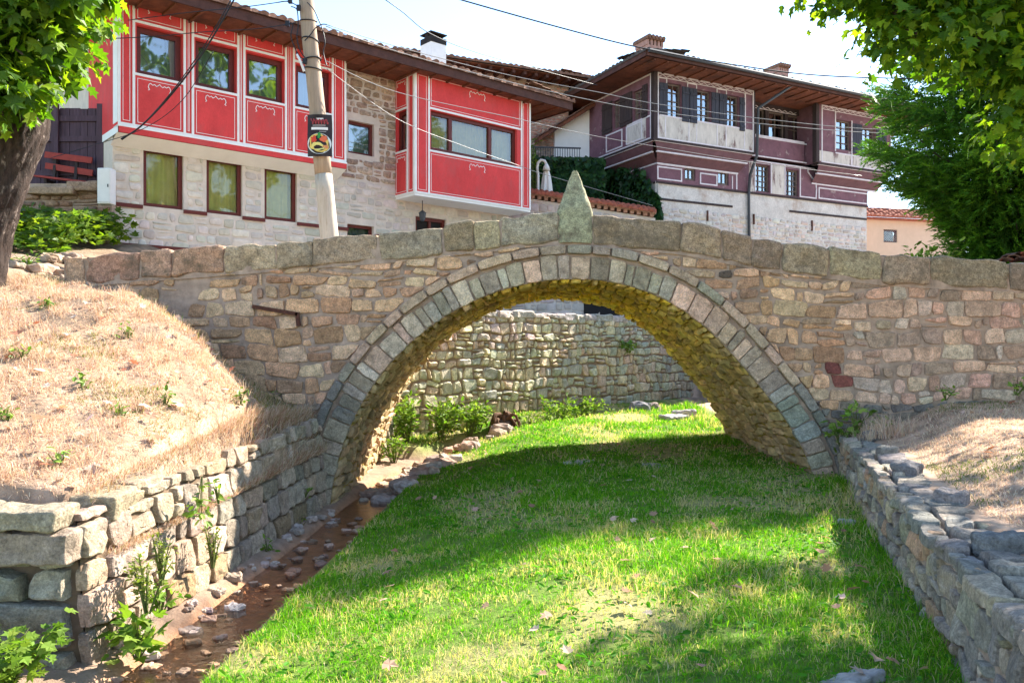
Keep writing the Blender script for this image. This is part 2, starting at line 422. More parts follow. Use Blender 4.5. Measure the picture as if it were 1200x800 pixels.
def fnoise(x, y, s, seed=0): return .6*vnoise(x, y, s, seed)+.28*vnoise(x, y, s*2.1, seed+1)+.12*vnoise(x, y, s*4.3, seed+2)

def lawn_z(x, y):
    z = -.26+.28*smooth((x+1.7)/2.2)+.03*np.clip(y-12.5, 0, 8)+.05*(fnoise(x, y, .8, 3)-.5)
    d, s = stream_dist(x, y)
    c = smooth((d-.16)/.42); z = -.54*(1-c)+z*c
    left = (s < 0) & (y < 15.5)
    z = np.where(left, np.minimum(z, -.40+.12*np.clip(d-.4, 0, 1)), z)
    return z+.02*(fnoise(x, y, 4., 9)-.5)
def left_bank_z(x, y):
    dist = xl(np.clip(y, 5.4, 11))-x
    yb = np.interp(-x, [2.6, 3.16, 3.94, 4.73, 5.74, 8], [8.75, 9.2, 9.7, 10.1, 10.7, 11.3])
    zb = np.interp(-x, [2.6, 3.16, 3.94, 4.73, 5.74, 7.0, 14], [.90, 1.38, 1.97, 2.35, 2.56, 2.72, 3.3])
    z0 = .64+.34*smooth((dist-.1)/3.3); t = np.clip((y-5.4)/(yb-5.4), 0, 1)
    z = z0+(zb-z0)*(.8*t+.2*smooth(t))
    z = z-np.interp(-x, [2.6, 3.2, 4.5, 5.6, 6.2], [.12, .45, .40, .15, 0])*smooth((y-yb)/1.1)
    z = z+.17*np.clip(y-11, 0, 6.2)*smooth((-6.3-x)/1.5)
    return z+(.16*(fnoise(x, y, 1.1, 5)-.5)+.10*(fnoise(x, y, 3.7, 15)-.5))*smooth((dist-.2)/.8)
def right_bank_z(x, y):
    dist = x-xr(np.minimum(y, 11.))
    return .57+.14*smooth((dist-.4)/1.2)+.055*np.clip(y-6, 0, 6)*smooth((dist-.3)/1.2)+.04*np.clip(x-7, 0, 20)+.06*(fnoise(x, y, 1.4, 6)-.5)*smooth((dist-.5)/.8)
def street_z(x, y):
    z = 2.5+1.1*smooth((-7.2-x)/1.6)
    z = z+5.5*smooth((y-34)/14)
    return z
def ground_z(x, y):
    x = np.asarray(x, float); y = np.asarray(y, float)
    la = lawn_z(x, y)
    fl = smooth((xl(np.clip(y, -10, 11.2))-.16-x)/.14)*smooth((y-5.55)/.15)          # on the left bank
    fr = smooth((x-xr(np.minimum(y, 11.2))-.18)/.14)
    z = la*(1-fl)+left_bank_z(x, y)*fl
    z = z*(1-fr)+right_bank_z(x, y)*fr
    inb = smooth((y-11.2)/.2)*smooth((15.1-y)/.2)                                     # inside the bridge body
    zin = np.where(x < -2.55, np.where(x < -5.9, left_bank_z(x, y), 1.6), np.where(x > 4.3, 1.3, la))
    z = np.where(y > 11.2, zin*inb+z*(1-inb), z)
    beh = y > 15.1
    rr = np.clip((x-6.6)/1.6, 0, 1); zb = la+(2.5-la)*smooth(rr)
    st = np.maximum(smooth((y-backy(x)-.12)/.14), smooth((-2.55-x)/.14))
    zb = zb*(1-st)+street_z(x, y)*st
    zb = np.where(x < -5.6, np.maximum(zb, left_bank_z(x, np.minimum(y, 17.2))*1.), zb)
    z = np.where(beh, zb, z)
    return z
def ground_col(x, y):
    la, s = stream_dist(x, y)
    n = fnoise(x, y, 1.1, 21); n2 = fnoise(x, y, 5., 31)
    green = np.array([.12, .19, .022]); yel = np.array([.34, .29, .12]); dirt = np.array([.23, .15, .095]); dry = np.array([.50, .335, .23])
    bed = np.array([.50, .225, .10]); road = np.array([.36, .31, .27]); grav = np.array([.30, .205, .145])
    def mixc(a, b, t): return a*(1-t[..., None])+b*t[..., None]
    c = np.broadcast_to(green, x.shape+(3,)).copy()
    c = mixc(c, yel, smooth((n-.5)/.2)*.8)
    d = 1-smooth((la-.28)/.25)
    c = mixc(c, grav, np.clip(d+((s < 0) & (y < 15.5))*smooth((1.5-la)/.3), 0, 1))
    c = mixc(c, bed, 1-smooth((la-.22)/.16))
    onl = smooth((xl(np.clip(y, 5.4, 11.2))-.2-x)/.1)*smooth((y-5.5)/.1); onr = smooth((x-xr(np.minimum(y, 11.2))-.2)/.1)
    c = mixc(c, mixc(np.broadcast_to(dry, c.shape), dirt, smooth((n2-.48)/.16)*.8), np.maximum(onl, onr))
    beh = ((y > backy(x)+.1) | (x < -2.7)) & (y > 15.2) | (y > 15.2) & (x > 7.4)
    c = np.where(beh[..., None], np.broadcast_to(road, c.shape), c)
    path = smooth((-5.9-x)/.4)*smooth((y-11.0)/1.)
    c = mixc(c, mixc(np.broadcast_to(np.array([.27, .19, .13]), c.shape), dirt*.7, smooth((n2-.5)/.2)*.7), path)
    return c

def build_ground():
    ax = np.concatenate([np.array([-400, -200, -100, -60, -40, -28, -20, -16, -14]), np.arange(-12, 12.001, .1), np.array([13, 14.5, 17, 21, 28, 40, 60, 100, 200, 400])])
    ay = np.concatenate([np.array([-300, -120, -60, -30, -15, -8, -4, -2, 0, 1, 2]), np.arange(2.5, 24.001, .1), np.array([25, 26.5, 29, 33, 38, 45, 60, 100, 200, 500])])
    X, Y = np.meshgrid(ax, ay); Z = ground_z(X, Y); c = ground_col(X, Y)
    nx, ny = len(ax), len(ay); idx = np.arange(nx*ny).reshape(ny, nx)
    f = np.stack([idx[:-1, :-1], idx[:-1, 1:], idx[1:, 1:], idx[1:, :-1]], -1).reshape(-1, 4)
    cf = (c[:-1, :-1]+c[1:, 1:]).reshape(-1, 3)/2
    o = np_mesh('ground', np.stack([X, Y, Z], -1).reshape(-1, 3), f, cf, M['ground'], None, True)
    at_ = o.data.attributes; at_.remove(at_['col'])
    a = at_.new('col', 'FLOAT_COLOR', 'POINT'); q = np.ones((nx*ny, 4), np.float32); q[:, :3] = c.reshape(-1, 3); a.data.foreach_set('color', q.ravel())
    tag(o, kind='structure')
build_ground()
def gz(x, y): return float(ground_z(np.array([x]), np.array([y]))[0])

# the stream: a shallow sheet following its bed
def build_stream():
    mb = MB(); rows = []
    pts = []
    for (a, b) in zip(STREAM[:-1], STREAM[1:]):
        k = 8
        for i in range(k): pts.append((a[0]+(b[0]-a[0])*i/k, a[1]+(b[1]-a[1])*i/k))
    for i, p in enumerate(pts):
        q = pts[min(i+1, len(pts)-1)]; r = pts[max(i-1, 0)]; dx, dy = q[0]-r[0], q[1]-r[1]; l = math.hypot(dx, dy); nx, ny = dy/l, -dx/l
        rows.append([(p[0]+nx*t, p[1]+ny*t, -.485+.012*max(0, p[1]-15)) for t in (-.55, -.3, 0, .3, .55)])
    mb.grid(rows); o = mb.build('stream_water', M['water'], None, True); tag(o, kind='structure')
build_stream()

# ------------------------------------------------------------------ bridge
BY0, BY1 = 11.0, 15.3
CX, CZ = .86, -.68
def rad(th):
    d = math.degrees(th); return 3.31-.22*math.exp(-((d-40)/24)**2)
def arc(th, o=0.): r = rad(th)+o; return CX+r*math.cos(th), CZ+r*math.sin(th)
TOPL = [(-6.1, 2.93), (-3.4, 3.10), (-1.7, 3.25), (-.46, 3.41), (.2, 3.50), (.63, 3.53), (1.1, 3.50), (2.3, 3.40), (3.4, 3.17), (5.04, 2.97), (6.9, 2.86), (9, 2.76), (13, 2.6)]
def lin(T, x):
    if x <= T[0][0]: return T[0][1]
    for (a, b), (c, d) in zip(T[:-1], T[1:]):
        if x <= c: return b+(d-b)*(x-a)/(c-a)
    return T[-1][1]
def ctop(x): return lin(TOPL, x)
def cbot(x): return ctop(x)-lin([(-6, .40), (-3, .36), (0, .42), (3, .42), (7, .40)], x)
BX0, BX1 = -6.02, 12.0

bridge = empty('stone_bridge', ((BX0+.0), 13, 0), 'old humpbacked stone footbridge with a single arch over the grassy stream bed', 'bridge')
rng = random.Random(5)

# body: mortar faces, barrel, deck
def bridge_body():
    ths = [math.radians(t) for t in np.linspace(-1, 181, 92)]
    A = [arc(t) for t in ths][::-1]           # left to right
    mb = MB()
    for y, flip in ((BY0, False), (BY1, True)):
        xs = [BX0, -4.5, -3.5, A[0][0]]
        for a, b in zip(xs[:-1], xs[1:]): mb.quad([(a, y, -1), (b, y, -1), (b, y, cbot(b)), (a, y, cbot(a))][::-1 if flip else 1])
        for (x0, z0), (x1, z1) in zip(A[:-1], A[1:]):
            if abs(x1-x0) < 1e-6: continue
            mb.quad([(x0, y, z0), (x1, y, z1), (x1, y, cbot(x1)), (x0, y, cbot(x0))][::-1 if flip else 1])
        xs = [A[-1][0], 5, 6, 7.5, 9, BX1]
        for a, b in zip(xs[:-1], xs[1:]): mb.quad([(a, y, -1), (b, y, -1), (b, y, cbot(b)), (a, y, cbot(a))][::-1 if flip else 1])
    xs = np.linspace(BX0, BX1, 60)
    mb.grid([[(x, BY0, cbot(x)-.002) for x in xs], [(x, BY1, cbot(x)-.002) for x in xs]])
    mb.quad([(BX0, BY0, -1), (BX0, BY0, cbot(BX0)), (BX0, BY1, cbot(BX0)), (BX0, BY1, -1)])
    mb.quad([(BX1, BY0, -1), (BX1, BY1, -1), (BX1, BY1, cbot(BX1)), (BX1, BY0, cbot(BX1))])
    mb.build('masonry_core', M['mortar'], bridge)
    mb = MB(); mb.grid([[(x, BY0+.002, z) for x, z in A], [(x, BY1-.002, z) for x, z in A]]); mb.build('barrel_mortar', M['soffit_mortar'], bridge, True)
bridge_body()

PAL_SP = [(0.720, 0.470, 0.292), (0.396, 0.235, 0.138), (0.660, 0.400, 0.232), (0.550, 0.320, 0.185), (0.605, 0.370, 0.228), (0.484, 0.300, 0.185), (0.572, 0.390, 0.241), (0.462, 0.270, 0.155), (0.638, 0.420, 0.267)]
def spandrel(side):
    """side 0 front, 1 rear"""
    rg = random.Random(11+side); halves = [MB(), MB()]
    yv = BY0 if side == 0 else BY1; sg = -1 if side == 0 else 1
    f = lambda u, v, w: Vector((u, yv+sg*w, v))
    polys = courses(rg, BX0+.02, 8.6 if side == 0 else 7, -.9, 3.25, (.10, .235), (.13, .48), .012, .026, split=.14, wave=.085, wf=1.1)
    for p in polys:
        cx = sum(a[0] for a in p)/len(p); cz = sum(a[1] for a in p)/len(p)
        th = math.atan2(cz-CZ, cx-CX); r0 = rad(th)+.475
        if cz < CZ: 
            if abs(cx-CX) < 3.8: continue
        elif math.hypot(cx-CX, cz-CZ) < r0+4:
            p = clip_poly(p, math.cos(th), math.sin(th), r0+CX*math.cos(th)+CZ*math.sin(th))
        if len(p) < 3: continue
        s = (cbot(cx+.2)-cbot(cx-.2))/.4; nl = math.hypot(s, 1)
        p = clip_poly(p, s/nl, -1/nl, (s*cx-cbot(cx)+.012)/nl)
        if len(p) < 3 or area(p) < .0022: continue
        if cx < -4.2 and cz > 2.1 and rg.random() < .55: continue        # plastered-over end
        if side == 0 and cx < -2.6 and cz < .3: continue
        col = list(rg.choice(PAL_SP))
        q = rg.random()
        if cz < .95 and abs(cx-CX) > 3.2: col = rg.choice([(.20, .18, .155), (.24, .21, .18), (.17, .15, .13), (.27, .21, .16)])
        elif cx > 4.5: col = rg.choice([(.62, .38, .27), (.50, .32, .225), (.68, .44, .31), (.40, .28, .20), (.56, .43, .33)])
        elif q < .05 and cx > 1: col = (.15, .11, .09)
        elif q < .10 and cx > 2: col = (.20, .065, .055)
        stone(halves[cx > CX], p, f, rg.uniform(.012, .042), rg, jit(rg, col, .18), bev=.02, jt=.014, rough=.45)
    for hb_ in halves: hb_.build('spandrel_wall', M['stone'], bridge, False)
spandrel(0); spandrel(1)

def arch_ring(side):
    rg = random.Random(31+side); mb = MB(); yv = BY0 if side == 0 else BY1; sg = -1 if side == 0 else 1
    f = lambda u, v, w: Vector((u, yv+sg*w, v))
    th = math.radians(-.5)
    while th < math.radians(180):
        w = rg.uniform(.11, .29)/3.4; t1 = min(th+w, math.radians(180.5)); g = .006/3.4
        o = .32+rg.uniform(-.045, .01)
        tm = (th+t1)/2
        poly = [arc(th+g, .0), arc(th+g, o), arc(t1-g, o), arc(t1-g, .0)]
        if area(poly) < 0: poly = poly[::-1]
        d = math.degrees(tm)
        c = rg.choice([(.54, .42, .30), (.60, .43, .305), (.40, .32, .225), (.56, .38, .26), (.44, .36, .26), (.64, .43, .30), (.33, .27, .19), (.62, .50, .37), (.50, .42, .32)])
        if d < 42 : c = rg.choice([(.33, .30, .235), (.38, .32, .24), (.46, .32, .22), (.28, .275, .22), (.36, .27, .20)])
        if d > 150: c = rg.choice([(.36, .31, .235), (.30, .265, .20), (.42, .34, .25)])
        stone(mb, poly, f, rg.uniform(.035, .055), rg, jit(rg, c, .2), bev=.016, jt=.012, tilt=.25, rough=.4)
        th = t1
    mb.build('arch_ring', M['stone'], bridge, False)
    mb = MB(); th = math.radians(4)
    while th < math.radians(178):
        w = rg.uniform(.24, .48)/3.7; t1 = min(th+w, math.radians(179)); g = .007/3.7; tm = (th+t1)/2
        poly = [arc(th+g, .335), arc(th+g, .455), arc(tm, .455), arc(t1-g, .455), arc(t1-g, .335), arc(tm, .335)]
        if area(poly) < 0: poly = poly[::-1]
        d = math.degrees(tm); c = rg.choice([(.48, .34, .23), (.43, .33, .24), (.38, .32, .24), (.52, .37, .26)])
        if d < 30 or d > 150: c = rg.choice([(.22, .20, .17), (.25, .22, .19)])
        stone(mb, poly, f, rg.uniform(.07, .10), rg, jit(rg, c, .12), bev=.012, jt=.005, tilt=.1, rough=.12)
        th = t1
    mb.build('hood_course', M['stone'], bridge, False)
arch_ring(0); arch_ring(1)

def soffit():
    rg = random.Random(77); mb = MB()
    L0 = 3.28*math.pi
    def f(u, v, w):
        th = math.pi-u/3.28; x, z = arc(th, -w); return Vector((x, v, z))
    for p in courses(rg, -.02, L0+.02, BY0+.01, BY1-.01, (.20, .50), (.11, .21), .012, .014, split=.1, wave=.03):
        cu = sum(a[0] for a in p)/len(p); t = cu/L0
        gold = math.exp(-((t-.54)/.23)**2)*rg.uniform(.6, 1.1)  # gold peaks near the crown: algae tint plus painted bounce light
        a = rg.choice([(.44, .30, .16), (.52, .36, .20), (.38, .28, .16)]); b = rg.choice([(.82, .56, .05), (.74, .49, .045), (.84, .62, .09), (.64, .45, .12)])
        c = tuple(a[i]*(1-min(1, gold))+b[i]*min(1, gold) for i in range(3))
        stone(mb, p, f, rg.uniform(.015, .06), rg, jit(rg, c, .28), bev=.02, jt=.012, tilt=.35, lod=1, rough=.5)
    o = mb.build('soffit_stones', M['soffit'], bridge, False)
    tag(o, 'stones lining the underside of the arch, golden with algae and painted bounce light')
soffit()

JX = [75, 98, 163, 201, 262, 324, 366, 443, 519, 555, 587, 655.5, 694.5, 798, 847, 882, 917, 973, 1035, 1091, 1183, 1262, 1340, 1430]
def coping(side):
    rg = random.Random(51+side); yc = BY0+.12 if side == 0 else BY1-.12; wd = .36
    xs = [(p-600)*10.94/FPX for p in JX]
    if side: xs = [x+rg.uniform(-.1, .1) for x in xs]
    for i, (a, b) in enumerate(zip(xs[:-1], xs[1:])):
        if JX[i] == 655.5 and side == 0: continue
        mb = MB(); g = .008; Lx = b-a-2*g; xm = (a+b)/2; dz = rg.uniform(-.012, .012); dy = rg.uniform(-.015, .015)
        H = ctop(xm)-cbot(xm)-.02
        s = (ctop(b)-ctop(a))/(b-a); tw = rg.uniform(-.01, .01)
        c = rg.choice([(.33, .25, .16), (.39, .295, .185), (.27, .20, .13), (.37, .29, .195), (.42, .315, .205)])
        if b < -3.6: c = rg.choice([(.48, .275, .18), (.44, .265, .175), (.50, .32, .215)])
        if b > 5: c = rg.choice([(.25, .185, .13), (.30, .22, .155)])
        hs = .09+.05*rg.random()
        def fn(x, y, z):
            zz = cbot(xm)+.012+H/2+z+s*x+dz
            if z > 0: zz -= .10*(x/Lx)**2*H*2*hs*3
            return Vector((xm+x+tw*z, yc+dy+y, zz))
        block(mb, fn, (Lx, wd+rg.uniform(-.02, .02), H), seg=.06, bev=.035, amp=.026, seed=i*3.7+side*50, col=jit(rg, c, .12), fr=3.5)
        mb.build('coping_stone', M['coping'], bridge, False)
coping(0); coping(1)
# mortar bed that shows between and under the coping stones
mb = MB(); xs = np.linspace(BX0+.02, BX1, 80)
for yc in (BY0+.12, BY1-.12):
    rows = []
    for x in xs:
        zb, zt = cbot(x)-.03, ctop(x)-.05
        rows.append([(x, yc-.145, zb), (x, yc-.145, zt), (x, yc+.145, zt), (x, yc+.145, zb)])
    mb.grid(rows, closed=True)
mb.build('coping_mortar', M['mortar'], bridge)
# pointed stone at the crown
mb = MB(); P0 = at(675, 284, 10.9); hw = 21.5/FPX*10.9
lv = [(284, 1.0), (270, 1.03), (258, 1.0), (247, .97), (243, .93), (230, .70), (215, .45), (204, .25), (199, .17), (196.5, .08)]
rows = []
lev = []
for (a, wa), (b, wb) in zip(lv[:-1], lv[1:]):
    k = 3
    for j in range(k): lev.append((a+(b-a)*j/k, wa+(wb-wa)*j/k))
lev.append(lv[-1])
for py, w in lev:
    z = CAMZ+(HY-py)/FPX*10.9; row = []
    for j in range(28):
        a = 2*math.pi*(j+.5)/28; ca, sa = math.cos(a), math.sin(a); e = 5.
        r = 1/(abs(ca)**e+abs(sa)**e)**(1/e)
        x = r*ca*hw*w; y = r*sa*.19*max(w, .3 if w > .1 else .1)
        n = .022*mnoise.noise(Vector((x*9, y*9, z*9)))+.02*mnoise.noise(Vector((x*22, y*22, z*22)))
        row.append((P0.x+x*(1+n*3), BY0+.12+y*(1+n*3), z+n*.5))
    rows.append(row)
mb.grid(rows, (.34, .325, .20), True); i0 = len(mb.v)-28; mb.f.append(tuple(range(i0, i0+28))); mb.c.append((.34, .325, .20)); mb.mi.append(0)
mb.build('pointed_keystone', M['coping'], bridge, True)
# rusty iron bar cramped into the left spandrel
mb = MB(); a = at(296, 359, 10.93); b = at(349, 368, 10.93); c = at(350, 382, 10.93)
mb.bar(a, b, .05, .05); mb.bar((b.x-.01, b.y, b.z+.02), c, .05, .05); mb.bar(a+Vector((.02, 0, 0)), a+Vector((.02, .1, 0)), .04, .04)
mb.build('iron_cramp', M['iron'], bridge)

# ------------------------------------------------------------------ left retaining wall
GREY = [(.40, .30, .215), (.45, .345, .255), (.35, .27, .20), (.42, .30, .205), (.33, .26, .20), (.48, .385, .29)]
lw = empty('retaining_wall', (-2.8, 8, -.5), 'grey squared block retaining wall holding the dry grass bank beside the stream', 'wall')
rg = random.Random(91)
def wall_left():
    A = Vector((xl(5.4), 5.4, 0)); B = Vector((xl(11.0), 11.0, 0)); t = (B-A).normalized(); n = Vector((t.y, -t.x, 0)); Ln = (B-A).length
    f = lambda u, v, w: A+t*u+n*w*1.0+Vector((0, 0, v))-n*(.10*(v+.5)/1.3)
    core = MB()
    z1 = lambda u: .58+.17*u/Ln
    P = lambda u, v, w: f(u, v, w)
    core.grid([[P(u, v, 0) for u in np.linspace(0.02, Ln, 20)] for v in (-1, -.5, 0, .5)]+[[P(u, z1(u)-.04, 0) for u in np.linspace(0.02, Ln, 20)], [P(u, z1(u)-.05, -.5) for u in np.linspace(0.02, Ln, 20)]])
    rows = [[Vector((A.x-.02-.1*(v+.5)/1.3, 5.44, v)), Vector((-9, 5.44, v))] for v in (-1, .56)]; core.grid(rows)
    core.grid([[Vector((A.x-.1, 5.44, .56)), Vector((-9, 5.44, .56))], [Vector((A.x-.1, 5.95, .6)), Vector((-9, 5.95, .6))]])
    core.build('earth_core', M['mortar_dark'], lw)
    mb = MB()
    for p in courses(rg, 0, Ln-.02, -.85, .80, (.19, .30), (.22, .54), .012, .018, split=.10, wave=.04, wf=.8):
        cx = sum(q[0] for q in p)/len(p); cz = sum(q[1] for q in p)/len(p)
        zt = z1(cx)+.03+.09*mnoise.noise(Vector((cx*1.7, 4, 2)))
        p = clip_poly(p, 0, -1, -zt)
        if len(p) < 3 or area(p) < .006: continue
        c = rg.choice(GREY)
        if cz < -.2 and rg.random() < .5: c = (.33, .225, .125)
        stone(mb, p, f, rg.uniform(.03, .06), rg, jit(rg, c, .18), bev=.014, jt=.018, tilt=.2, rough=.6)
    mb.build('stone_face', M['stone'], lw, False)
    mb = MB(); f2 = lambda u, v, w: Vector((A.x-.08-u, 5.42-w, v))
    for p in courses(rg, .02, 4, -.8, .42, (.2, .34), (.3, .6), .016, .02, split=.1, wave=.04):
        p = [(q[0], q[1]) for q in p]
        # f2 mirrors u, keep the winding facing the camera
        stone(mb, [(-q[0], q[1]) for q in p][::-1], lambda u, v, w: f2(-u, v, w), rg.uniform(.04, .1), rg, jit(rg, rg.choice([(.33, .29, .22), (.28, .25, .20), (.36, .31, .24)]), .12), bev=.02, jt=.02, tilt=.35, rough=.6)
    mb.build('end_face', M['stone'], lw, False)
    for (cx, cy, cz, dx, dy, dz, r, nm) in [(-3.17, 5.36, .60, .52, .34, .125, .03, 0), (-3.78, 5.42, .585, .60, .5, .15, -.03, 0), (-4.5, 5.45, .60, .75, .5, .16, .02, 0), (-3.08, 5.46, .42, .50, .48, .20, -.03, 0), (-3.76, 5.5, .38, .66, .5, .24, .02, 0), (-2.98, 5.95, .57, .34, .42, .17, .1, 0), (-3.0, 6.42, .60, .30, .40, .16, -.08, 0)]:
        mb = MB(); R = Matrix.Rotation(r, 3, 'Z') @ Matrix.Rotation(rg.uniform(-.04, .04), 3, 'Y')
        block(mb, lambda x, y, z: R @ Vector((x, y, z))+Vector((cx, cy, cz)), (dx, dy, dz), seg=.045, bev=.02, amp=.026, seed=cx*5+cz, col=jit(rg, (.36, .285, .20), .1))
        mb.build('cap_block', M['stone'], lw, False)
wall_left()

# ------------------------------------------------------------------ right rubble wall
rw = empty('rubble_wall', (3.2, 7, 0), 'low rubble wall with dark blue grey top stones right of the lawn', 'wall')
def wall_right():
    rg = random.Random(123)
    A = Vector((xr(1.0), 1.0, 0)); B = Vector((xr(11.0), 11.0, 0)); t = (B-A).normalized(); n = Vector((-t.y, t.x, 0)); Ln = (B-A).length
    f0 = lambda u, v, w: A+t*u+n*(w-.06*v)+Vector((0, 0, v))
    us = np.linspace(0, Ln, 30)
    core = MB(); core.grid([[f0(u, -.4, 0) for u in us], [f0(u, .5, 0) for u in us], [f0(u, .52, -.34) for u in us], [f0(u, .2, -.36) for u in us]]); core.build('mortar_core', M['mortar'], rw)
    mb = MB(); pal = [(.38, .305, .22), (.45, .345, .235), (.30, .26, .21), (.45, .285, .175), (.34, .295, .23), (.49, .40, .30), (.26, .225, .185)]
    # n x up is reversed along +t, so mirror u to keep faces outward
    fm = lambda u, v, w: f0(-u, v, w)
    for p in courses(rg, -Ln, 0, -.25, .56, (.10, .19), (.12, .36), .009, .022, split=.25, wave=.06, wf=1.6):
        stone(mb, p, fm, rg.uniform(.02, .055), rg, jit(rg, rg.choice(pal), .16), bev=.02, jt=.02, tilt=.4, rough=.55)
    mb.build('stone_face', M['stone'], rw, False)
    ft = lambda u, v, w: f0(u, .52+w, -v)
    mb = MB()
    for p in courses(rg, 0, Ln, -.06, .37, (.13, .22), (.18, .46), .008, .022, split=.05, wave=.05, wf=1.5):
        stone(mb, p, ft, rg.uniform(.03, .075), rg, jit(rg, rg.choice([(.27, .24, .205), (.33, .285, .235), (.37, .31, .24), (.23, .205, .18), (.39, .31, .22)]), .14), bev=.02, jt=.02, tilt=.25, rough=.4)
    mb.build('top_stones', M['stone'], rw, False)
    for k in range(7):
        u = .9+k*1.45+rg.uniform(-.15, .15)
        if u > Ln-.3: break
        mb = MB(); R = Matrix.Rotation(rg.uniform(0, 3), 3, 'Z') @ Matrix.Rotation(rg.uniform(-.2, .2), 3, 'X'); c0 = f0(u, .60, -rg.uniform(.05, .3)); w = rg.uniform(.16, .3)
        block(mb, lambda x, y, z: R @ Vector((x, y, z))+c0, (w, w*.75, rg.uniform(.09, .15)), seg=.04, bev=.03, amp=.03, seed=k*7.1, col=jit(rg, rg.choice([(.22, .21, .20), (.28, .25, .22), (.18, .17, .17)]), .12), fr=6.)
        mb.build('top_stone', M['stone'], rw, False)
wall_right()

# ------------------------------------------------------------------ retaining wall behind the bridge
bw = empty('street_retaining_wall', (1, backy(1), 0), 'greenish rubble retaining wall seen through the arch behind the lawn', 'wall')
def wall_back():
    rg = random.Random(222)
    F = Frame((-2.4, backy(-2.4)), (1, 1.0)); Ln = 14.5
    core = MB(); us = np.linspace(-.3, Ln, 20)
    core.grid([[F.pt(u, v, 0) for u in us] for v in (-1, 2.44)]+[[F.pt(u, 2.45, -.5) for u in us]])
    mort = mat('earthy_mortar', (.30, .21, .14), .95, .3, 7., .6, 30., .02); core.build('mortar_core', mort, bw)
    mb = MB(); f = F.f()
    for p in courses(rg, -.25, Ln, -.6, 2.42, (.14, .29), (.14, .38), .013, .026, split=.32, wave=.09, wf=1.5):
        cx = sum(q[0] for q in p)/len(p); cz = sum(q[1] for q in p)/len(p)
        c = rg.choice([(.66, .58, .38), (.58, .52, .34), (.52, .49, .35), (.70, .58, .38), (.48, .46, .35), (.66, .50, .34)])
        if cz > 1.7 and cx < 4 and rg.random() < .4: c = (.64, .49, .40)
        if cz < .6 and rg.random() < .5: c = (.48, .37, .24)
        stone(mb, p, f, rg.uniform(.03, .075), rg, jit(rg, c, .14), bev=.035, jt=.018, tilt=.3, lod=1, rough=.4)
    mb.build('stone_face', M['stone'], bw, False)
    mb = MB(); u = -.2
    while u < Ln-.4:
        w = rg.uniform(.3, .7); c0 = F.pt(u+w/2, 2.47+.03*mnoise.noise(Vector((u, 1, 1))), -.17); R = Matrix.Rotation(math.atan2(F.t.y, F.t.x)+rg.uniform(-.05, .05), 3, 'Z')
        block(mb, lambda x, y, z: R @ Vector((x, y, z))+c0, (w*1.02, .46, rg.uniform(.10, .2)), seg=.12, bev=.04, amp=.03, seed=u*9, col=jit(rg, (.46, .40, .34), .1)); u += w
    mb.build('top_course', M['stone'], bw, False)
    # return leg running back from the bridge's left pier
    G = Frame((-2.42, 15.3), (0, 1), (1, 0)); mb = MB(); mb.grid([[G.pt(0, v), G.pt(1.2, v)] for v in (-1, 2.45)]+[[G.pt(0, 2.45, -.4), G.pt(1.2, 2.45, -.4)]]); mb.build('return_leg', mort, bw)
    mb = MB()
    for p in courses(rg, 0.02, 1.15, -.6, 2.42, (.12, .25), (.15, .4), .012, .02, split=.2, wave=.05):
        stone(mb, p, G.f(), rg.uniform(.03, .07), rg, jit(rg, (.40, .36, .27), .15), lod=1)
    mb.build('return_face', M['stone'], bw, False)
wall_back()
# ------------------------------------------------------------------ building helpers
def wall_holes(mb, F, u0, u1, z0, z1, holes, depth=.2, col=(1, 1, 1)):
    us = sorted({u0, u1, *[min(max(h[0], u0), u1) for h in holes], *[min(max(h[1], u0), u1) for h in holes]})
    zs = sorted({z0, z1, *[min(max(h[2], z0), z1) for h in holes], *[min(max(h[3], z0), z1) for h in holes]})
    for a, b in zip(us[:-1], us[1:]):
        for c, d in zip(zs[:-1], zs[1:]):
            m, n = (a+b)/2, (c+d)/2
            if any(h[0] < m < h[1] and h[2] < n < h[3] for h in holes): continue
            mb.quad([F.pt(a, c), F.pt(b, c), F.pt(b, d), F.pt(a, d)], col)
    for (a, b, c, d) in holes:
        P = F.pt; k = -depth
        mb.quad([P(a, c), P(b, c), P(b, c, k), P(a, c, k)], col); mb.quad([P(a, d, k), P(b, d, k), P(b, d), P(a, d)], col)
        mb.quad([P(a, c), P(a, c, k), P(a, d, k), P(a, d)], col); mb.quad([P(b, c, k), P(b, c), P(b, d), P(b, d, k)], col)
def outline(mb, F, u0, u1, z0, z1, wd, w1, w0=-.002, col=(1, 1, 1)):
    mb.fbox(F, u0, u1, z0, z0+wd, w0, w1, col); mb.fbox(F, u0, u1, z1-wd, z1, w0, w1, col)
    mb.fbox(F, u0, u0+wd, z0+wd, z1-wd, w0, w1, col); mb.fbox(F, u1-wd, u1, z0+wd, z1-wd, w0, w1, col)
def ribbon(mb, F, pts, wd, w1, w0=-.002):
    for (a, b), (c, d) in zip(pts[:-1], pts[1:]):
        l = math.hypot(c-a, d-b); nx, ny = -(d-b)/l*wd/2, (c-a)/l*wd/2; ex, ey = (c-a)/l*wd*.3, (d-b)/l*wd*.3
        q = [(a-ex-nx, b-ey-ny), (c+ex-nx, d+ey-ny), (c+ex+nx, d+ey+ny), (a-ex+nx, b-ey+ny)]
        mb.box8([F.pt(x, y, w0) for x, y in q]+[F.pt(x, y, w1) for x, y in q])
def swirl(mb, F, u, z, s):
    h = [(-.5, -.30), (-.44, -.27), (-.5, -.17), (-.47, -.04), (-.40, .02), (-.30, -.05), (-.22, .0), (-.14, -.07), (-.06, -.02), (0, .05)]
    pts = [(u+x*s, z+y*s) for x, y in h]+[(u-x*s, z+y*s) for x, y in h[::-1][1:]]
    ribbon(mb, F, pts, .014, .005)
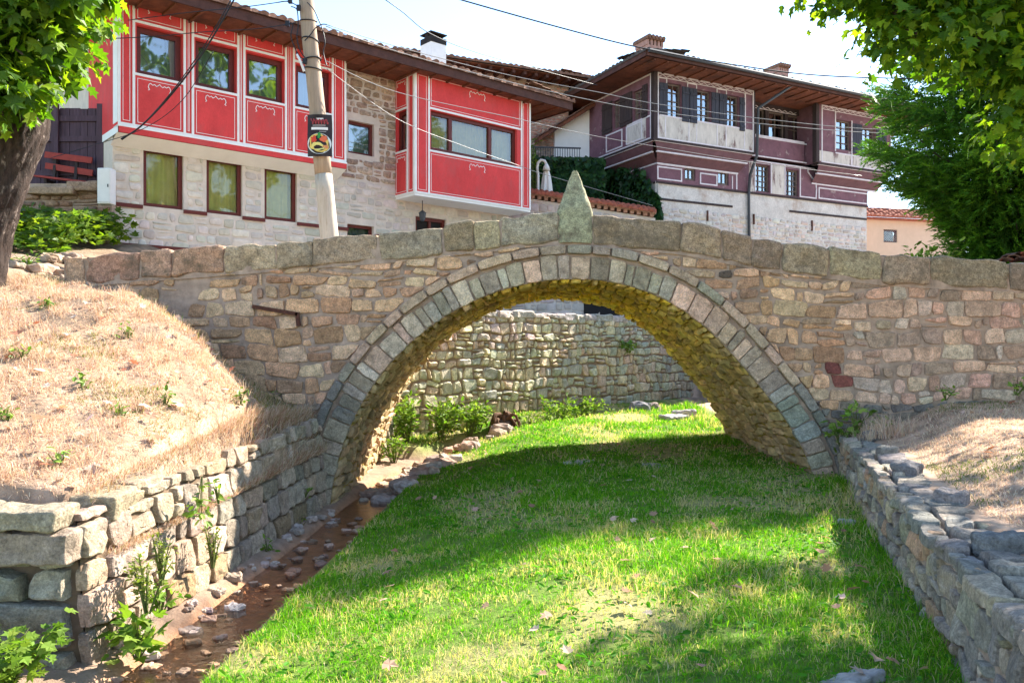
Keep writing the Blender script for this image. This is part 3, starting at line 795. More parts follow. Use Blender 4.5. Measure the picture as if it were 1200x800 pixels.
def curtain_mesh(F, u0, u1, z0, z1, w, rng, amp=.03):
    mb = MB(); k = max(8, int((u1-u0)/.025)); ph = rng.uniform(0, 6)
    xs = [u0+(u1-u0)*i/k for i in range(k+1)]
    g = [w+amp*math.sin(x*38+ph+1.5*math.sin(x*9+ph)) for x in xs]
    mb.grid([[F.pt(x, z0, a) for x, a in zip(xs, g)], [F.pt(x, (z0+z1)/2, a) for x, a in zip(xs, g)], [F.pt(x, z1, a*.9+w*.1) for x, a in zip(xs, g)]]); return mb
WR = random.Random(404)
def window(house, F, u0, u1, z0, z1, recess=.1, fw=.07, mull=(), muntin=(), bars=(), cur='curtain', frame='frame', glass='glass', fdepth=.07, label=None):
    """frame (the part) with its pane and curtain as sub-parts; mull = inner posts, muntin/bars = thin vertical / horizontal glazing bars"""
    w = -recess; mb = MB()
    mb.fbox(F, u0, u1, z0, z0+fw, w-fdepth, w); mb.fbox(F, u0, u1, z1-fw, z1, w-fdepth, w)
    mb.fbox(F, u0, u0+fw, z0+fw, z1-fw, w-fdepth, w); mb.fbox(F, u1-fw, u1, z0+fw, z1-fw, w-fdepth, w)
    for m in mull: mb.fbox(F, m-fw*.6, m+fw*.6, z0+fw, z1-fw, w-fdepth+.004, w+.006)
    for m in muntin: mb.fbox(F, m-.016, m+.016, z0+fw, z1-fw, w-.04, w-.012)
    for m in bars: mb.fbox(F, u0+fw, u1-fw, m-.014, m+.014, w-.038, w-.014)
    o = mb.build('window', M[frame], house)
    if label: o['label'] = label
    mb = MB(); mb.quad([F.pt(u0+fw*.8, z0+fw*.8, w-.045), F.pt(u1-fw*.8, z0+fw*.8, w-.045), F.pt(u1-fw*.8, z1-fw*.8, w-.045), F.pt(u0+fw*.8, z1-fw*.8, w-.045)])
    mb.build('pane', M[glass], o)
    if cur: curtain_mesh(F, u0+.01, u1-.01, z0+.01, z1-.01, w-.16, WR).build('curtain', M[cur], o, True)
    return o
def tiles(mb, P, ulen, wlen, period=.21, amp=.045, rows=.33, both=True):
    """half-round tile roof: P(u, s, h) = point u along the eave, s up the slope, h above it"""
    nu = max(2, int(ulen/period))*8; k = max(1, int(wlen/rows)); R = []
    us = [ulen*i/nu for i in range(nu+1)]
    hh = [amp*abs(math.sin(math.pi*u/period))*(1+.25*math.sin(int(u/period)*7.3)) for u in us]
    for r in range(k):
        s0 = wlen*r/k; s1 = wlen*(r+1)/k
        R.append([P(u, s0+.03*math.sin(int(u/period)*3.1+r), h+.03) for u, h in zip(us, hh)]); R.append([P(u, s1, h) for u, h in zip(us, hh)])
    mb.grid(R)
    mb.grid([[P(u, 0, -.03) for u in us], [P(u, .03*math.sin(int(u/period)*3.1), h+.03) for u, h in zip(us, hh)]])
def wall_stones(F, u0, u1, z0, z1, holes, rng, pal, rh=(.13, .24), sw=(.2, .5), h=(.006, .018), lod=1, gap=.02, **kw):
    mb = MB()
    for p in courses(rng, u0, u1, z0, z1, rh, sw, gap, .022, holes, .15, .0):
        stone(mb, p, F.f(), rng.uniform(*h), rng, jit(rng, rng.choice(pal), .1), bev=.03, jt=.014, tilt=.2, lod=lod, rough=.4, **kw)
    return mb

# ------------------------------------------------------------------ red house
J = Frame(at(138, 0, 16.8)[:2], (.7507, .6607)); JD = .45
A = J.off(-JD); A.O = A.O-A.t*.0
def build_red_house():
    rg = random.Random(700)
    H = empty('red_house', tuple(A.pt(0, 2.5)), 'two storey house with red jettied upper floor and bay above a pale stone ground floor', 'house')
    zj = lambda px, py: J.ray(px, py)[1]; uj = lambda px: J.ray(px, 0)[0]
    ua = lambda px: A.ray(px, 0)[0]; za = lambda px, py: A.ray(px, py)[1]
    zb = (zj(139, 144)+zj(401, 191))/2; zt = (zj(218, 9)+zj(330, 42)+zj(406, 62))/3
    zm = (zj(158.5, 23.6)+zj(214.5, 37.6)+zj(360, 77))/3; zw = (zj(158.5, 86.6)+zj(214.5, 98)+zj(387, 135))/3
    print('red house z', zb, zw, zm, zt, [uj(p) for p in (159, 214, 228, 277, 288, 333, 346, 389, 403)])
    uL, uR = 0., uj(405.5); uwl = ua(132); uAend = ua(601)
    # bay offset
    u463 = ua(463.5)
    b = .2
    while b < 3:
        p = A.pt(u463, 0, b)
        if 600+p.x/p.y*FPX >= 486: break
        b += .01
    Bf = A.off(b); ub = lambda px: Bf.ray(px, 0)[0]; zbf = lambda px, py: Bf.ray(px, py)[1]
    b0, b1 = u463, ub(621.5)
    bzb = (zbf(485.4, 227)+zbf(620, 245))/2; bzt = (zbf(486.8, 82.6)+zbf(621.6, 118))/2
    print('bay', b, b0, b1, bzb, bzt)
    zs = max(zt, bzt)+.02          # soffit level
    uAend = b1-.05
    # --- stone wall
    holes = []
    W = []
    for (x0, x1, y0, y1, y0b, y1b) in [(168, 215, 171, 241, 178, 247), (242, 284, 183, 250, 189, 253), (310, 348, 195, 257, 201, 260)]:
        W.append((ua(x0), ua(x1), (za(x0, y1)+za(x1, y1b))/2, (za(x0, y0)+za(x1, y0b))/2))
    z0 = sum(w[2] for w in W)/3; z1 = sum(w[3] for w in W)/3
    W = [(w[0], w[1], z0, z1) for w in W]
    Wm = (ua(408), ua(438.5), za(438, 184), za(408, 140)); Wl = (ua(407), ua(438), za(407, 262)-.7, za(407, 262))
    D = (ua(487), ua(523), za(487, 253)-1.0, za(487, 253))
    holes = W+[Wm, Wl, D]
    mb = MB(); wall_holes(mb, A, uwl, uAend, 1.8, zs, holes, .22)
    # side walls and back
    P = A.pt
    mb.quad([P(uwl, 1.8, -8), P(uwl, 1.8, 0), P(uwl, zs, 0), P(uwl, zs, -8)]); mb.quad([P(uAend, 1.8, 0), P(uAend, 1.8, -8), P(uAend, zs, -8), P(uAend, zs, 0)]); mb.quad([P(uAend, 1.8, -8), P(uwl, 1.8, -8), P(uwl, zs, -8), P(uAend, zs, -8)])
    mb.build('ground_floor_wall', M['limemortar'], H)
    pal = [(.55, .49, .42), (.61, .54, .46), (.50, .45, .385), (.66, .58, .49), (.58, .51, .44)]
    wall_stones(A, uwl+.01, uAend, 2.2, zb-.3, [(h[0]-.05, h[1]+.05, h[2]-.04, h[3]+.04) for h in holes], rg, pal).build('wall_stones', M['limestone'], H, True)
    pal2 = [(.42, .30, .215), (.47, .34, .25), (.38, .265, .19), (.52, .40, .30)]
    u2 = uj(405)-.1
    wall_stones(A, u2, u463+.02, zb-.28, zs-.05, [(Wm[0]-.05, Wm[1]+.12, Wm[2]-.04, Wm[3]+.1)], rg, pal2, h=(.015, .045)).build('bare_wall_stones', M['stone'], H, True)
    # brown timber string course
    zl = (za(142, 238)+za(375, 266))/2
    for (a_, b_, z_) in ((uwl-.02, W[0][0]-.02, zl), (W[0][1], W[1][0], zl), (W[1][1], W[2][0], zl), (W[2][1], W[2][1]+1.4, zl), (Wl[1]+.02, Wl[1]+.9, za(440, 276)), (uwl-.02, uwl+2.2, za(140, 286))):
        mb = MB(); mb.fbox(A, a_, b_, z_-.05, z_+.03, -.02, .05); mb.build('timber_string_course', M['frame'], H)
    for w in W: window(H, A, *w, recess=.08, fw=.085, cur='curtain_green', glass='glass_lower')
    window(H, A, *Wm, recess=.10, fw=.07, cur='blind'); window(H, A, *Wl, recess=.10, fw=.07, cur='blind')
    mb = MB(); outline(mb, A, D[0], D[1], D[2], D[3], .09, -.08, -.18); mb.fbox(A, D[0]+.5, D[0]+.58, D[2], D[3]-.09, -.17, -.10)
    dd = mb.build('door', M['frame'], H); mb = MB(); mb.fbox(A, D[0]+.02, D[1]-.02, D[2], D[3]-.02, -.20, -.15); mb.build('door_panel', M['room'], dd)
    # --- red upper storey (jetty)
    mods = [(159, 214), (228, 277), (288, 333), (346, 388)]
    wz0, wz1 = zw+.02, zm-.06
    wins = [(uj(a)+.02, uj(c)-.0, wz0, wz1) for a, c in mods]
    mb = MB(); wall_holes(mb, J, uL, uR, zb-.02, zs, wins, .25)
    mb.quad([J.pt(uL, zb-.02, -2.2), J.pt(uL, zb-.02), J.pt(uL, zs), J.pt(uL, zs, -2.2)]); mb.quad([J.pt(uR, zb-.02), J.pt(uR, zb-.02, -JD), J.pt(uR, zs, -JD), J.pt(uR, zs)])
    mb.build('upper_storey_wall', M['red'], H)
    tr = MB(); th = MB()
    t = .05; w1 = .02
    def vbar(u): tr.fbox(J, u-t/2, u+t/2, zb+t, zt-t, -.002, w1)
    tr.fbox(J, uL, uR, zt-t, zt, -.002, w1); tr.fbox(J, uL, uR, zb, zb+t, -.002, w1)
    vs = [uL+t/2]
    for a, c in mods: vs += [uj(a)-.04, uj(c)+.04]
    vs += [uR-t/2]
    for u in vs: vbar(u)
    for i in range(0, len(vs)-1):
        a, c = vs[i]+t/2, vs[i+1]-t/2
        if i % 2 == 1:
            tr.fbox(J, a, c, zm-t/2, zm+t/2, -.002, w1-.002); tr.fbox(J, a, c, zw-t/2, zw+t/2, -.002, w1-.002)
            for (p, q) in ((zm+t/2, zt-t), (zb+t, zw-t/2)):
                outline(th, J, a+.05, c-.05, p+.05, q-.05, .010, .005); swirl(th, J, (a+c)/2, q-.12, min(.46, (c-a)*.5))
        else:
            if c-a > .08: outline(th, J, a+.045, c-.045, zb+t+.05, zt-t-.05, .010, .005)
    tr.fbox(J, uL-.01, uL+t*.8, zb+t, zt-t, -.3, -.003)
    tr.build('white_trim', M['white'], H); th.build('painted_lining', M['white'], H)
    for w in wins: window(H, J, w[0]+.003, w[1]-.003, w[2]+.003, w[3]-.003, recess=.12, fw=.11, cur='blind', label=None)
    mb = MB(); mb.fbox(J, uL+.02, uR, zb-.16, zb-.04, -.05, .03); mb.build('red_moulding', M['red'], H)
    mb = MB()
    mb.quad([J.pt(uL-.02, zb-.17, .01), J.pt(uR, zb-.17, .01), J.pt(uR, zb-.36, -JD+.01), J.pt(uL-.02, zb-.36, -JD+.01)])
    mb.quad([J.pt(uL, zb-.17, -2.2), J.pt(uL, zb-.17, .01), J.pt(uL, zb-.02, .0), J.pt(uL, zb-.02, -2.2)])
    mb.fbox(J, uL, uR+.01, zb-.04, zb-.002, -.3, .04)
    mb.build('white_cove', M['soffwhite'], H)
    # --- bay
    zl = lambda y0, x0, y1, x1: (zbf(x0, y0)+zbf(x1, y1))/2
    bup = zl(126.7, 504, 151.4, 608); blo = zl(176, 502.7, 197, 608)
    bw = [(ub(504)+.02, ub(606), blo+.03, bup-.04)]
    S = Frame(A.pt(u463, 0)[:2], A.n[:2], tuple((-A.t)[:2]))        # left cheek of the bay, u outward from the wall
    zsb = (S.ray(470, 121)[1]) if False else bup-.05
    sw_ = [(.05, b*.62, blo+.03, bup-.02)]
    mb = MB(); wall_holes(mb, Bf, b0, b1, bzb, zs, bw, .2); wall_holes(mb, S, 0, b, bzb, zs, sw_, .15)
    mb.quad([Bf.pt(b1, bzb), Bf.pt(b1, bzb, -b), Bf.pt(b1, zs, -b), Bf.pt(b1, zs)]); mb.build('bay', M['red'], H)
    tr = MB(); th = MB()
    for F, e0, e1 in ((Bf, b0, b1), (S, 0, b)):
        tr.fbox(F, e0+(0 if F is S else .0), e1-(.0 if F is Bf else .002), bzt-t, bzt, -.002, w1); tr.fbox(F, e0, e1-(.0 if F is Bf else .002), bzb, bzb+t, -.002, w1)
    bv = [b0+t/2, ub(502.5), ub(611), b1-t/2]
    for u in bv: tr.fbox(Bf, u-t/2, u+t/2, bzb+t, bzt-t, -.002, w1)
    a, c = bv[1]+t/2, bv[2]-t/2
    for z in (bup, blo): tr.fbox(Bf, a, c, z-t/2, z+t/2, -.002, w1-.002)
    for (p, q) in ((bup+t/2, bzt-t), (bzb+t, blo-t/2)):
        outline(th, Bf, a+.05, c-.05, p+.05, q-.05, .010, .005); swirl(th, Bf, (a+c)/2, q-.13, .55)
    for (p, q) in ((bv[0], bv[1]), (bv[2], bv[3])): outline(th, Bf, p+t/2+.05, q-t/2-.05, bzb+t+.05, bzt-t-.05, .010, .005)
    for u in (b*.64, b-t/2-.002): tr.fbox(S, u-t/2, u+t/2, bzb+t, bzt-t, -.002, w1-.001)
    for z in (bup, blo): tr.fbox(S, 0, b*.64-t/2, z-t/2, z+t/2, -.002, w1-.003)
    for (p, q) in ((bup+t/2, bzt-t), (bzb+t, blo-t/2)): outline(th, S, .04, b*.64-t/2-.04, p+.05, q-.05, .010, .005); swirl(th, S, b*.3, q-.12, min(.4, b*.4))
    outline(th, S, b*.64+t/2+.03, b-t-.03, bzb+t+.05, bzt-t-.05, .012, .005)
    tr.build('bay_trim', M['white'], H); th.build('bay_lining', M['white'], H)
    w = bw[0]; Lw = w[1]-w[0]
    window(H, Bf, w[0]+.003, w[1]-.003, w[2]+.003, w[3]-.003, recess=.09, fw=.09, mull=(ub(530), ub(576.5)), cur='curtain', glass='glass_clear', label='wide three light bay window with drawn yellow curtains')
    window(H, S, sw_[0][0]+.003, sw_[0][1]-.003, w[2]+.003, w[3]-.003, recess=.08, fw=.08, cur=None)
    mb = MB(); mb.box8([Bf.pt(b0, bzb-.06, -b), Bf.pt(b1, bzb-.06, -b), Bf.pt(b1, bzb-.06, 0), Bf.pt(b0, bzb-.06, 0), Bf.pt(b0, bzb-.003, -b), Bf.pt(b1, bzb-.003, -b), Bf.pt(b1, bzb-.003, 0), Bf.pt(b0, bzb-.003, 0)])
    mb.build('bay_floor', M['soffwhite'], H)
    # near-black sheet painted as the unlit rooms behind the glass
    mb = MB(); mb.quad([A.pt(uwl+.1, 2, -.5), A.pt(uAend-.1, 2, -.5), A.pt(uAend-.1, zs, -.5), A.pt(uwl+.1, zs, -.5)]); mb.build('room_shade_sheet', M['room'], H)
    # --- roof: boxed eave, fascia, tiles
    we = 1.28
    E = A.off(we); ue = E.ray(669, 116)[0]; zE = (E.ray(320, 19)[1]+E.ray(455, 60)[1]+E.ray(669, 116)[1])/3
    print('eave', zE, zs, ue, b, [E.ray(320, 19)[1], E.ray(455, 60)[1], E.ray(669, 116)[1]])
    zsf = zE-.26
    u_0 = uwl-1.1
    mb = MB(); mb.quad([E.pt(u_0, zsf, -we-8), E.pt(ue, zsf, -we-8), E.pt(ue, zsf, 0), E.pt(u_0, zsf, 0)][::-1]); 
    for k in range(int((ue-u_0)/.55)):      # boarding joists
        u = u_0+.3+k*.55; mb.fbox(E, u, u+.05, zsf-.05, zsf-.002, -we+.1, -.05)
    mb.build('eave_soffit', M['eavewood'], H)
    mb = MB(); mb.fbox(E, u_0-.03, ue+.03, zsf-.03, zE-.05, .003, .045); mb.fbox(E, ue+.003, ue+.045, zsf-.03, zE-.05, -we-8, 0); mb.build('fascia_board', M['eavedark'], H)
    if zs < zsf:
        mb = MB(); mb.fbox(J, uL-.1, uR+.05, zs-.0, zsf, -.4, .03); mb.fbox(A, uR, u463, zs-.05, zsf, -.2, .12); mb.fbox(Bf, b0-.03, b1+.05, zs, zsf, -b+.01, .04); mb.build('wall_plate', M['eavedark'], H)
    pit = .13; mb = MB(); dep = 4.6+we; sl = 1.7
    tiles(mb, lambda u, s, h: E.pt(u_0-.06+u, zE-.04+s*pit+h, .10-s), ue-u_0+.12, sl)
    tiles(mb, lambda u, s, h: E.pt(ue+.10-s, zE-.04+s*pit+h, .10-u), 2*dep, sl)
    zc = zE-.04+sl*pit; mb.quad([E.pt(u_0-.06, zc, .10-sl), E.pt(ue+.1-sl, zc, .1-sl), E.pt(ue+.1-sl, zc, .1-2*dep), E.pt(u_0-.06, zc, .1-2*dep)])
    rf = mb.build('roof', M['tile'], H, True)
    c = at(514, 54, 22.8); mb = MB(); Fc = Frame(c[:2], (.7507, .6607)); zt_ = CAMZ+(HY-40)/FPX*22.8; zm_ = CAMZ+(HY-51)/FPX*22.8
    mb.fbox(Fc, -.26, .26, zt_-3, zm_, -.5, 0)
    ch = mb.build('chimney', M['white'], rf)
    mb = MB(); mb.fbox(Fc, -.27, .27, zm_+.001, zt_-.10, -.5, .01); [mb.fbox(Fc, x-.06, x+.06, zt_-.10, zt_, -.3, -.15) for x in (-.2, 0, .2)]; mb.fbox(Fc, -.28, .28, zt_, zt_+.03, -.5, .02); mb.build('sooty_cap', M['room'], ch)
    # hanging lantern under the bay
    Lp = Bf.pt(ub(508), 0, -.5); zt2 = bzb-.065
    ln = empty('porch_lantern', (Lp.x, Lp.y, zt2), 'small dark hanging lantern beneath the white underside of the red bay', 'lantern')
    mb = MB(); mb.tube([(Lp.x, Lp.y, zt2), (Lp.x, Lp.y, zt2-.28)], .012, 6); mb.build('hanging_rod', M['steel'], ln)
    mb = MB(); rows = [[(Lp.x+r*math.cos(a*math.pi/3), Lp.y+r*math.sin(a*math.pi/3), zt2-z) for a in range(6)] for r, z in ((.02, .26), (.11, .33), (.10, .34), (.07, .52), (.03, .56))]; mb.grid(rows, closed=True); mb.build('lantern_body', M['steel'], ln)
build_red_house()
# ------------------------------------------------------------------ purple house
M['oldframe'] = mat('worn_window_wood', (.13, .095, .08), .8, .3, 8., .3, 30., .005)
PC = at(766, 160, 26.0)
R0 = Frame(PC[:2], (.885, .465)); L0 = Frame(PC[:2], (-.447, .894), (-.894, -.447))
def build_purple_house():
    rg = random.Random(900)
    H = empty('purple_house', (PC.x+2, PC.y+2, 2.5), 'weathered purple house with dark shutters and two jettied bays on a tall pale base', 'house')
    u = lambda px, F=R0: F.ray(px, 0)[0]; z = lambda px, py, F=R0: F.ray(px, py)[1]
    RL = R0.off(-.5); RM = R0.off(-.9); LL = L0.off(-.5); RB = R0.off(-.53); LB = L0.off(-.53)
    zT = (z(771, 83)+z(882, 108))/2; zB = (z(769.6, 160)+z(883, 181))/2
    zl1 = (z(770, 190.6, RL)+z(955, 232, RL)*0+z(862, 203, RL))/2; zl0 = (z(766, 212.6, RL)+z(875, 225, RL)+z(1016, 240, RL))/3
    zsill = (z(772, 135)+z(872, 151))/2
    u1 = u(883); u2 = u(959); u3 = u(1044); uE = u(1017, RL)
    dL = L0.ray(682, 160)[0]
    print('purple', zT, zB, zl1, zl0, zsill, u1, u2, u3, uE, dL)
    zS = zT+.06
    # windows: (frame, u0, u1, z0, z1)
    def ww(F, a, b, ya, yb): return (F, u(a, F), u(b, F), z((a+b)/2, yb, F), z((a+b)/2, ya, F))
    bay1 = [ww(R0, 782, 798.5, 98, 138.5), ww(R0, 816.5, 833, 106, 143.5), ww(R0, 851.5, 866, 112, 149)]
    bay2 = [ww(R0, 979.5, 997.5, 141, 176), ww(R0, 1010, 1026, 150, 181)]
    rec = [ww(RM, 886.5, 897, 127, 161), ww(RM, 901, 920, 131, 166), ww(RM, 923.5, 943, 135.5, 169.5)]
    low = [ww(RL, 802, 815, 196.5, 211.5), ww(RL, 841, 854, 200.5, 217)]; tall = [ww(RL, 885.5, 902, 193, 225), ww(RL, 921.5, 936, 199, 230)]
    def wl(a, b, ya, yb): return (L0, L0.ray(b, 0)[0], L0.ray(a, 0)[0], L0.ray((a+b)/2, yb)[1], L0.ray((a+b)/2, ya)[1])
    left = [wl(718.5, 727, 118, 153), wl(742, 753, 103, 143)]
    zlo = min(w[3] for w in left); zhi = max(w[4] for w in left)-.05
    left = [(L0, w[1], w[2], zsill+.05, zT-.35) for w in left]
    hole = lambda ws: [w[1:] for w in ws]
    mb = MB(); wall_holes(mb, R0, 0, u1, zB, zS, hole(bay1), .15); wall_holes(mb, R0, u2, u3, zB, zS, hole(bay2), .15); wall_holes(mb, L0, 0, dL, zB, zS, hole(left), .15)
    mb.quad([R0.pt(u1, zB), R0.pt(u1, zB, -1), R0.pt(u1, zS, -1), R0.pt(u1, zS)]); mb.quad([R0.pt(u2, zB, -1), R0.pt(u2, zB), R0.pt(u2, zS), R0.pt(u2, zS, -1)])
    mb.quad([R0.pt(u3, zB), R0.pt(u3, zB, -4), R0.pt(u3, zS, -4), R0.pt(u3, zS)]); mb.quad([L0.pt(dL, zB), L0.pt(dL, zS), L0.pt(dL, zS, -6), L0.pt(dL, zB, -6)])
    mb.build('upper_storey_wall', M['purple'], H)
    # recessed middle: timber wall above a purple apron
    za = (z(886, 162, RM)+z(946, 172, RM))/2
    mb = MB(); wall_holes(mb, RM, u1-.05, u2+.05, za, zS, hole(rec), .12); mb.build('recessed_timber_wall', M['oldwood'], H)
    RA = R0.off(-.55); apr0 = (z(886, 183, RA)+z(946, 193, RA))/2
    mb = MB(); mb.fbox(RA, u1-.03, u2-.1, apr0, za+.02, -.3, 0); mb.build('purple_apron', M['purple'], H)
    # whitewashed aprons below the bay windows, proud of the purple
    for args in ((R0, .03, u1-.02, zB+.05, zsill, -.002, .012), (R0, u2+.05, u3-.05, zB+.06, (z(980, 178)+z(1026, 188))/2, -.002, .012), (L0, L0.ray(757, 0)[0], L0.ray(735, 0)[0], zB+.08, zsill-.02, -.002, .012)):
        mb = MB(); mb.fbox(*args); mb.build('whitewashed_apron', M['worn'], H)
    # lower storey
    hl = hole(low)+hole(tall)
    mb = MB(); wall_holes(mb, RL, .505, uE, zl0, zB-.1, hl, .12); mb.quad([RL.pt(uE, zl0), RL.pt(uE, zl0, -4), RL.pt(uE, zB, -4), RL.pt(uE, zB)])
    mb.quad([LL.pt(.50, zl0), LL.pt(.50, zB-.1), LL.pt(dL-.3, zB-.1), LL.pt(dL-.3, zl0)]); mb.build('lower_storey_wall', M['purple'], H)
    # coved jetties
    def cove(jobs):
      mb = MB()
      for (F, a, b, G, a2, b2, rev) in jobs:
        rows = []
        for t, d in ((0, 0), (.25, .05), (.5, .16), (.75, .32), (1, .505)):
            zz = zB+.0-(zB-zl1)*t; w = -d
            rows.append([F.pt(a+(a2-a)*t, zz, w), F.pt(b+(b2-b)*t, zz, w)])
        mb.grid(rows if rev else rows[::-1])
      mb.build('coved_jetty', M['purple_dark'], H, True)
    cove([(R0, 0, u1, RL, .5, u1-.25, False), (L0, 0, dL, LL, .5, dL-.3, True)]); cove([(R0, u2, u3, RL, u2+.2, u3-.2, False)])
    # stone base
    mb = MB(); wall_holes(mb, RB, .48, uE-.03, 2.0, zl0, [], .1); mb.quad([LB.pt(.48, 2), LB.pt(.48, zl0), LB.pt(dL+3, zl0), LB.pt(dL+3, 2)]); mb.quad([RB.pt(uE-.03, 2), RB.pt(uE-.03, 2, -6), RB.pt(uE-.03, zl0, -6), RB.pt(uE-.03, zl0)])
    mb.build('plastered_base', M['baseplaster'], H)
    zbs = (z(770, 236, RB)+z(1016, 256, RB))/2
    wall_stones(RB, .5, uE-.05, 3.0, zbs-.25, [], rg, [(.52, .46, .42), (.58, .51, .46), (.44, .37, .32), (.58, .45, .37)], h=(.008, .024), sw=(.15, .4), rh=(.1, .18)).build('base_stones', M['limestone'], H, True)
    mb = MB(); mb.fbox(RB, .5, u(858, RB), zbs-.04, zbs+.03, -.02, .03); mb.build('timber_band', M['oldwood'], H)
    mb = MB(); mb.fbox(RB, u(925, RB), uE-.05, z(975, 253, RB)-.03, z(975, 253, RB)+.04, -.02, .03); mb.build('timber_band', M['oldwood'], H)
    mb = MB()
    for px, py in ((828.5, 253), (882.8, 257), (951, 264.5)): mb.fbox(RB, u(px, RB)-.025, u(px, RB)+.025, z(px, py+6, RB), z(px, py-6, RB), .002, .05)
    mb.build('iron_anchor', M['iron'], H)
    # posts at corners
    mb = MB(); mb.fbox(R0, .0, .14, zB, zS, -.10, .03); mb.fbox(L0, .031, .11, zB, zS, -.1, .028); mb.fbox(R0, u1+.002, u1+.09, zB, zS, -.15, .0); mb.fbox(R0, u2-.13, u2+.02, zB, zS, -.15, .03); mb.build('corner_post', M['oldwood'], H)
    # sill beams
    mb = MB(); mb.fbox(R0, -.03, u1+.02, zB-.07, zB-.003, -.3, .035); mb.fbox(R0, u2-.02, u3, zB-.07, zB-.003, -.3, .035); mb.fbox(L0, 0.036, dL, zB-.065, zB-.004, -.3, .03)
    mb.fbox(RL, .5, uE, zl0-.06, zl0-.003, -.2, .03); mb.build('sill_beam', M['oldwood'], H)
    # white painted trims
    t = MB(); k = .045; o = .022
    def rect(F, a, b, c, d): outline(t, F, a, b, c, d, k, o)
    def vb(F, a, c, d, w=k): t.fbox(F, a-w/2, a+w/2, c, d, -.002, o)
    def hb(F, a, b, c, w=k): t.fbox(F, a, b, c-w/2, c+w/2, -.002, o-.003)
    rect(R0, u(770.3), u1, zB+.01, zT); hb(R0, u(771.8)+.04, u(873), zsill); vb(R0, u(873), zsill, zT-.15)
    for px in (779.5, 807, 816, 840, 850.5, 872): vb(R0, u(px), zB+.07, zsill-.03, .035)
    for px in (787+17, 844.5): pass
    for a, b in ((771.5, 781), (805.5, 816), (840, 851)): hb(R0, u(a), u(b), zT-.16-.01*(a > 800), .03); vb(R0, u(a), zT-.3, zT-.15, .03); vb(R0, u(b), zT-.3, zT-.15, .03)
    rect(R0, u(962.5), u3, zB+.02, zT-.02); vb(R0, u(978.7), zB+.5, zT-.15); vb(R0, u(998), zB+.06, zT-.4); hb(R0, u(978.7), u(1040), (z(980, 178)+z(1026, 188))/2)
    for px in (997, 1008, 1020): vb(R0, u(px), zB+.07, (z(980, 178)+z(1026, 188))/2, .03)
    uA, uB_ = L0.ray(762, 0)[0], L0.ray(682, 0)[0]
    rect(L0, .12, uB_, zB+.01, zT-.02)
    for a, b in ((710.5, 729.5), (734, 753)): rect(L0, L0.ray(b, 0)[0], L0.ray(a, 0)[0], zB+.1, zsill-.05)
    hb(L0, .15, L0.ray(735, 0)[0], zsill-.01)
    # ornament band under the eaves: zigzag ribbon between two lines
    for (F, a, b, zz) in ((R0, u(771)+.05, u1-.05, zT-.09), (R0, u(963)+.05, u3-.1, zT-.11), (RM, u1, u2-.15, zS-.22)):
        hb(F, a, b, zz-.055, .02); n = int((b-a)/.14)
        pts = [(a+(b-a)*i/n, zz+(.035 if i % 2 else -.03)) for i in range(n+1)]; ribbon(t, F, pts, .02, .012)
    # coves' white lines
    for (tt, d) in ((.06, .012), (.52, .17), (.99, .50)):
        zz = zB-(zB-zl1)*tt-.02
        t.fbox(R0.off(-d), .5*tt, u1-.25*tt, zz-.025, zz+.02, -.05, .03); t.fbox(L0.off(-d), .5*tt+.04, dL-.3*tt, zz-.026, zz+.018, -.05, .028); t.fbox(R0.off(-d), u2+.2*tt, u3-.2*tt, zz-.025, zz+.02, -.05, .03)
    # lower storey panels
    rect(RL, u(770, RL), u(799, RL), zl0+.06, zl1-.10); rect(RL, u(820, RL), u(840.3, RL), zl0+.06, zl1-.14); hb(RL, .55, u(864, RL), zl1-.03); vb(RL, u(863, RL), zl0+.03, zl1-.05); vb(RL, u(858, RL), zl0+.03, zl1-.12, .03)
    zq = (z(885, 187, RL)+z(950, 200, RL))/2
    for px in (884.5, 903.5, 919.5, 937.5): vb(RL, u(px, RL), zl0+.03, zq)
    hb(RL, u(884, RL), u(955, RL), zq+.02); hb(RL, u(938, RL), u(956, RL), zl0+.05)
    ribbon(t, RL, [(u(947, RL), zq), (u(946.5, RL), zq-.12), (u(951, RL), zq-.3), (u(955.5, RL), zq-.45), (u(956.5, RL), zl0+.4), (u(956, RL), zl0+.04)], k, o)
    hb(RA, u1, u2-.12, za-.0); rect(RA, u1, u(946.5, RA), apr0+.01, za-.03); rect(RA, u(947.5, RA), u(956, RA), apr0+.08, za-.06)
    rect(RL, u(959, RL), uE-.02, zl0+.05, zl1-.12); 
    t.build('white_trim', M['trimlilac'], H)
    # worn pale panels between the tall lower windows
    for p_, q_ in ((904.5, 918.8), (877.5, 883.6)): mb = MB(); mb.fbox(RL, u(p_, RL), u(q_, RL), zl0+.03, zq-.02, -.002, .009); mb.build('worn_panel', M['worn'], H)
    # windows
    def old(w, nb, mu=1, fw=.05, recess=.09):
        F, a, b, c, d = w; um = [a+(b-a)*(i+1)/(mu+1) for i in range(mu)]; zs_ = [c+(d-c)*(i+1)/(nb+1) for i in range(nb)]
        return window(H, F, a+.003, b-.003, c+.003, d-.003, recess=recess, fw=fw, muntin=um, bars=zs_, cur=None, frame='oldframe', glass='glass_dark')
    for w in bay1+bay2: old(w, 3)
    for w in rec: old(w, 1, 1 if w[2]-w[1] > .4 else 0, .055)
    for w in low: old(w, 0, 1, .07, .05)
    for w in tall: old(w, 4, 2)
    for w in left: old(w, 3)
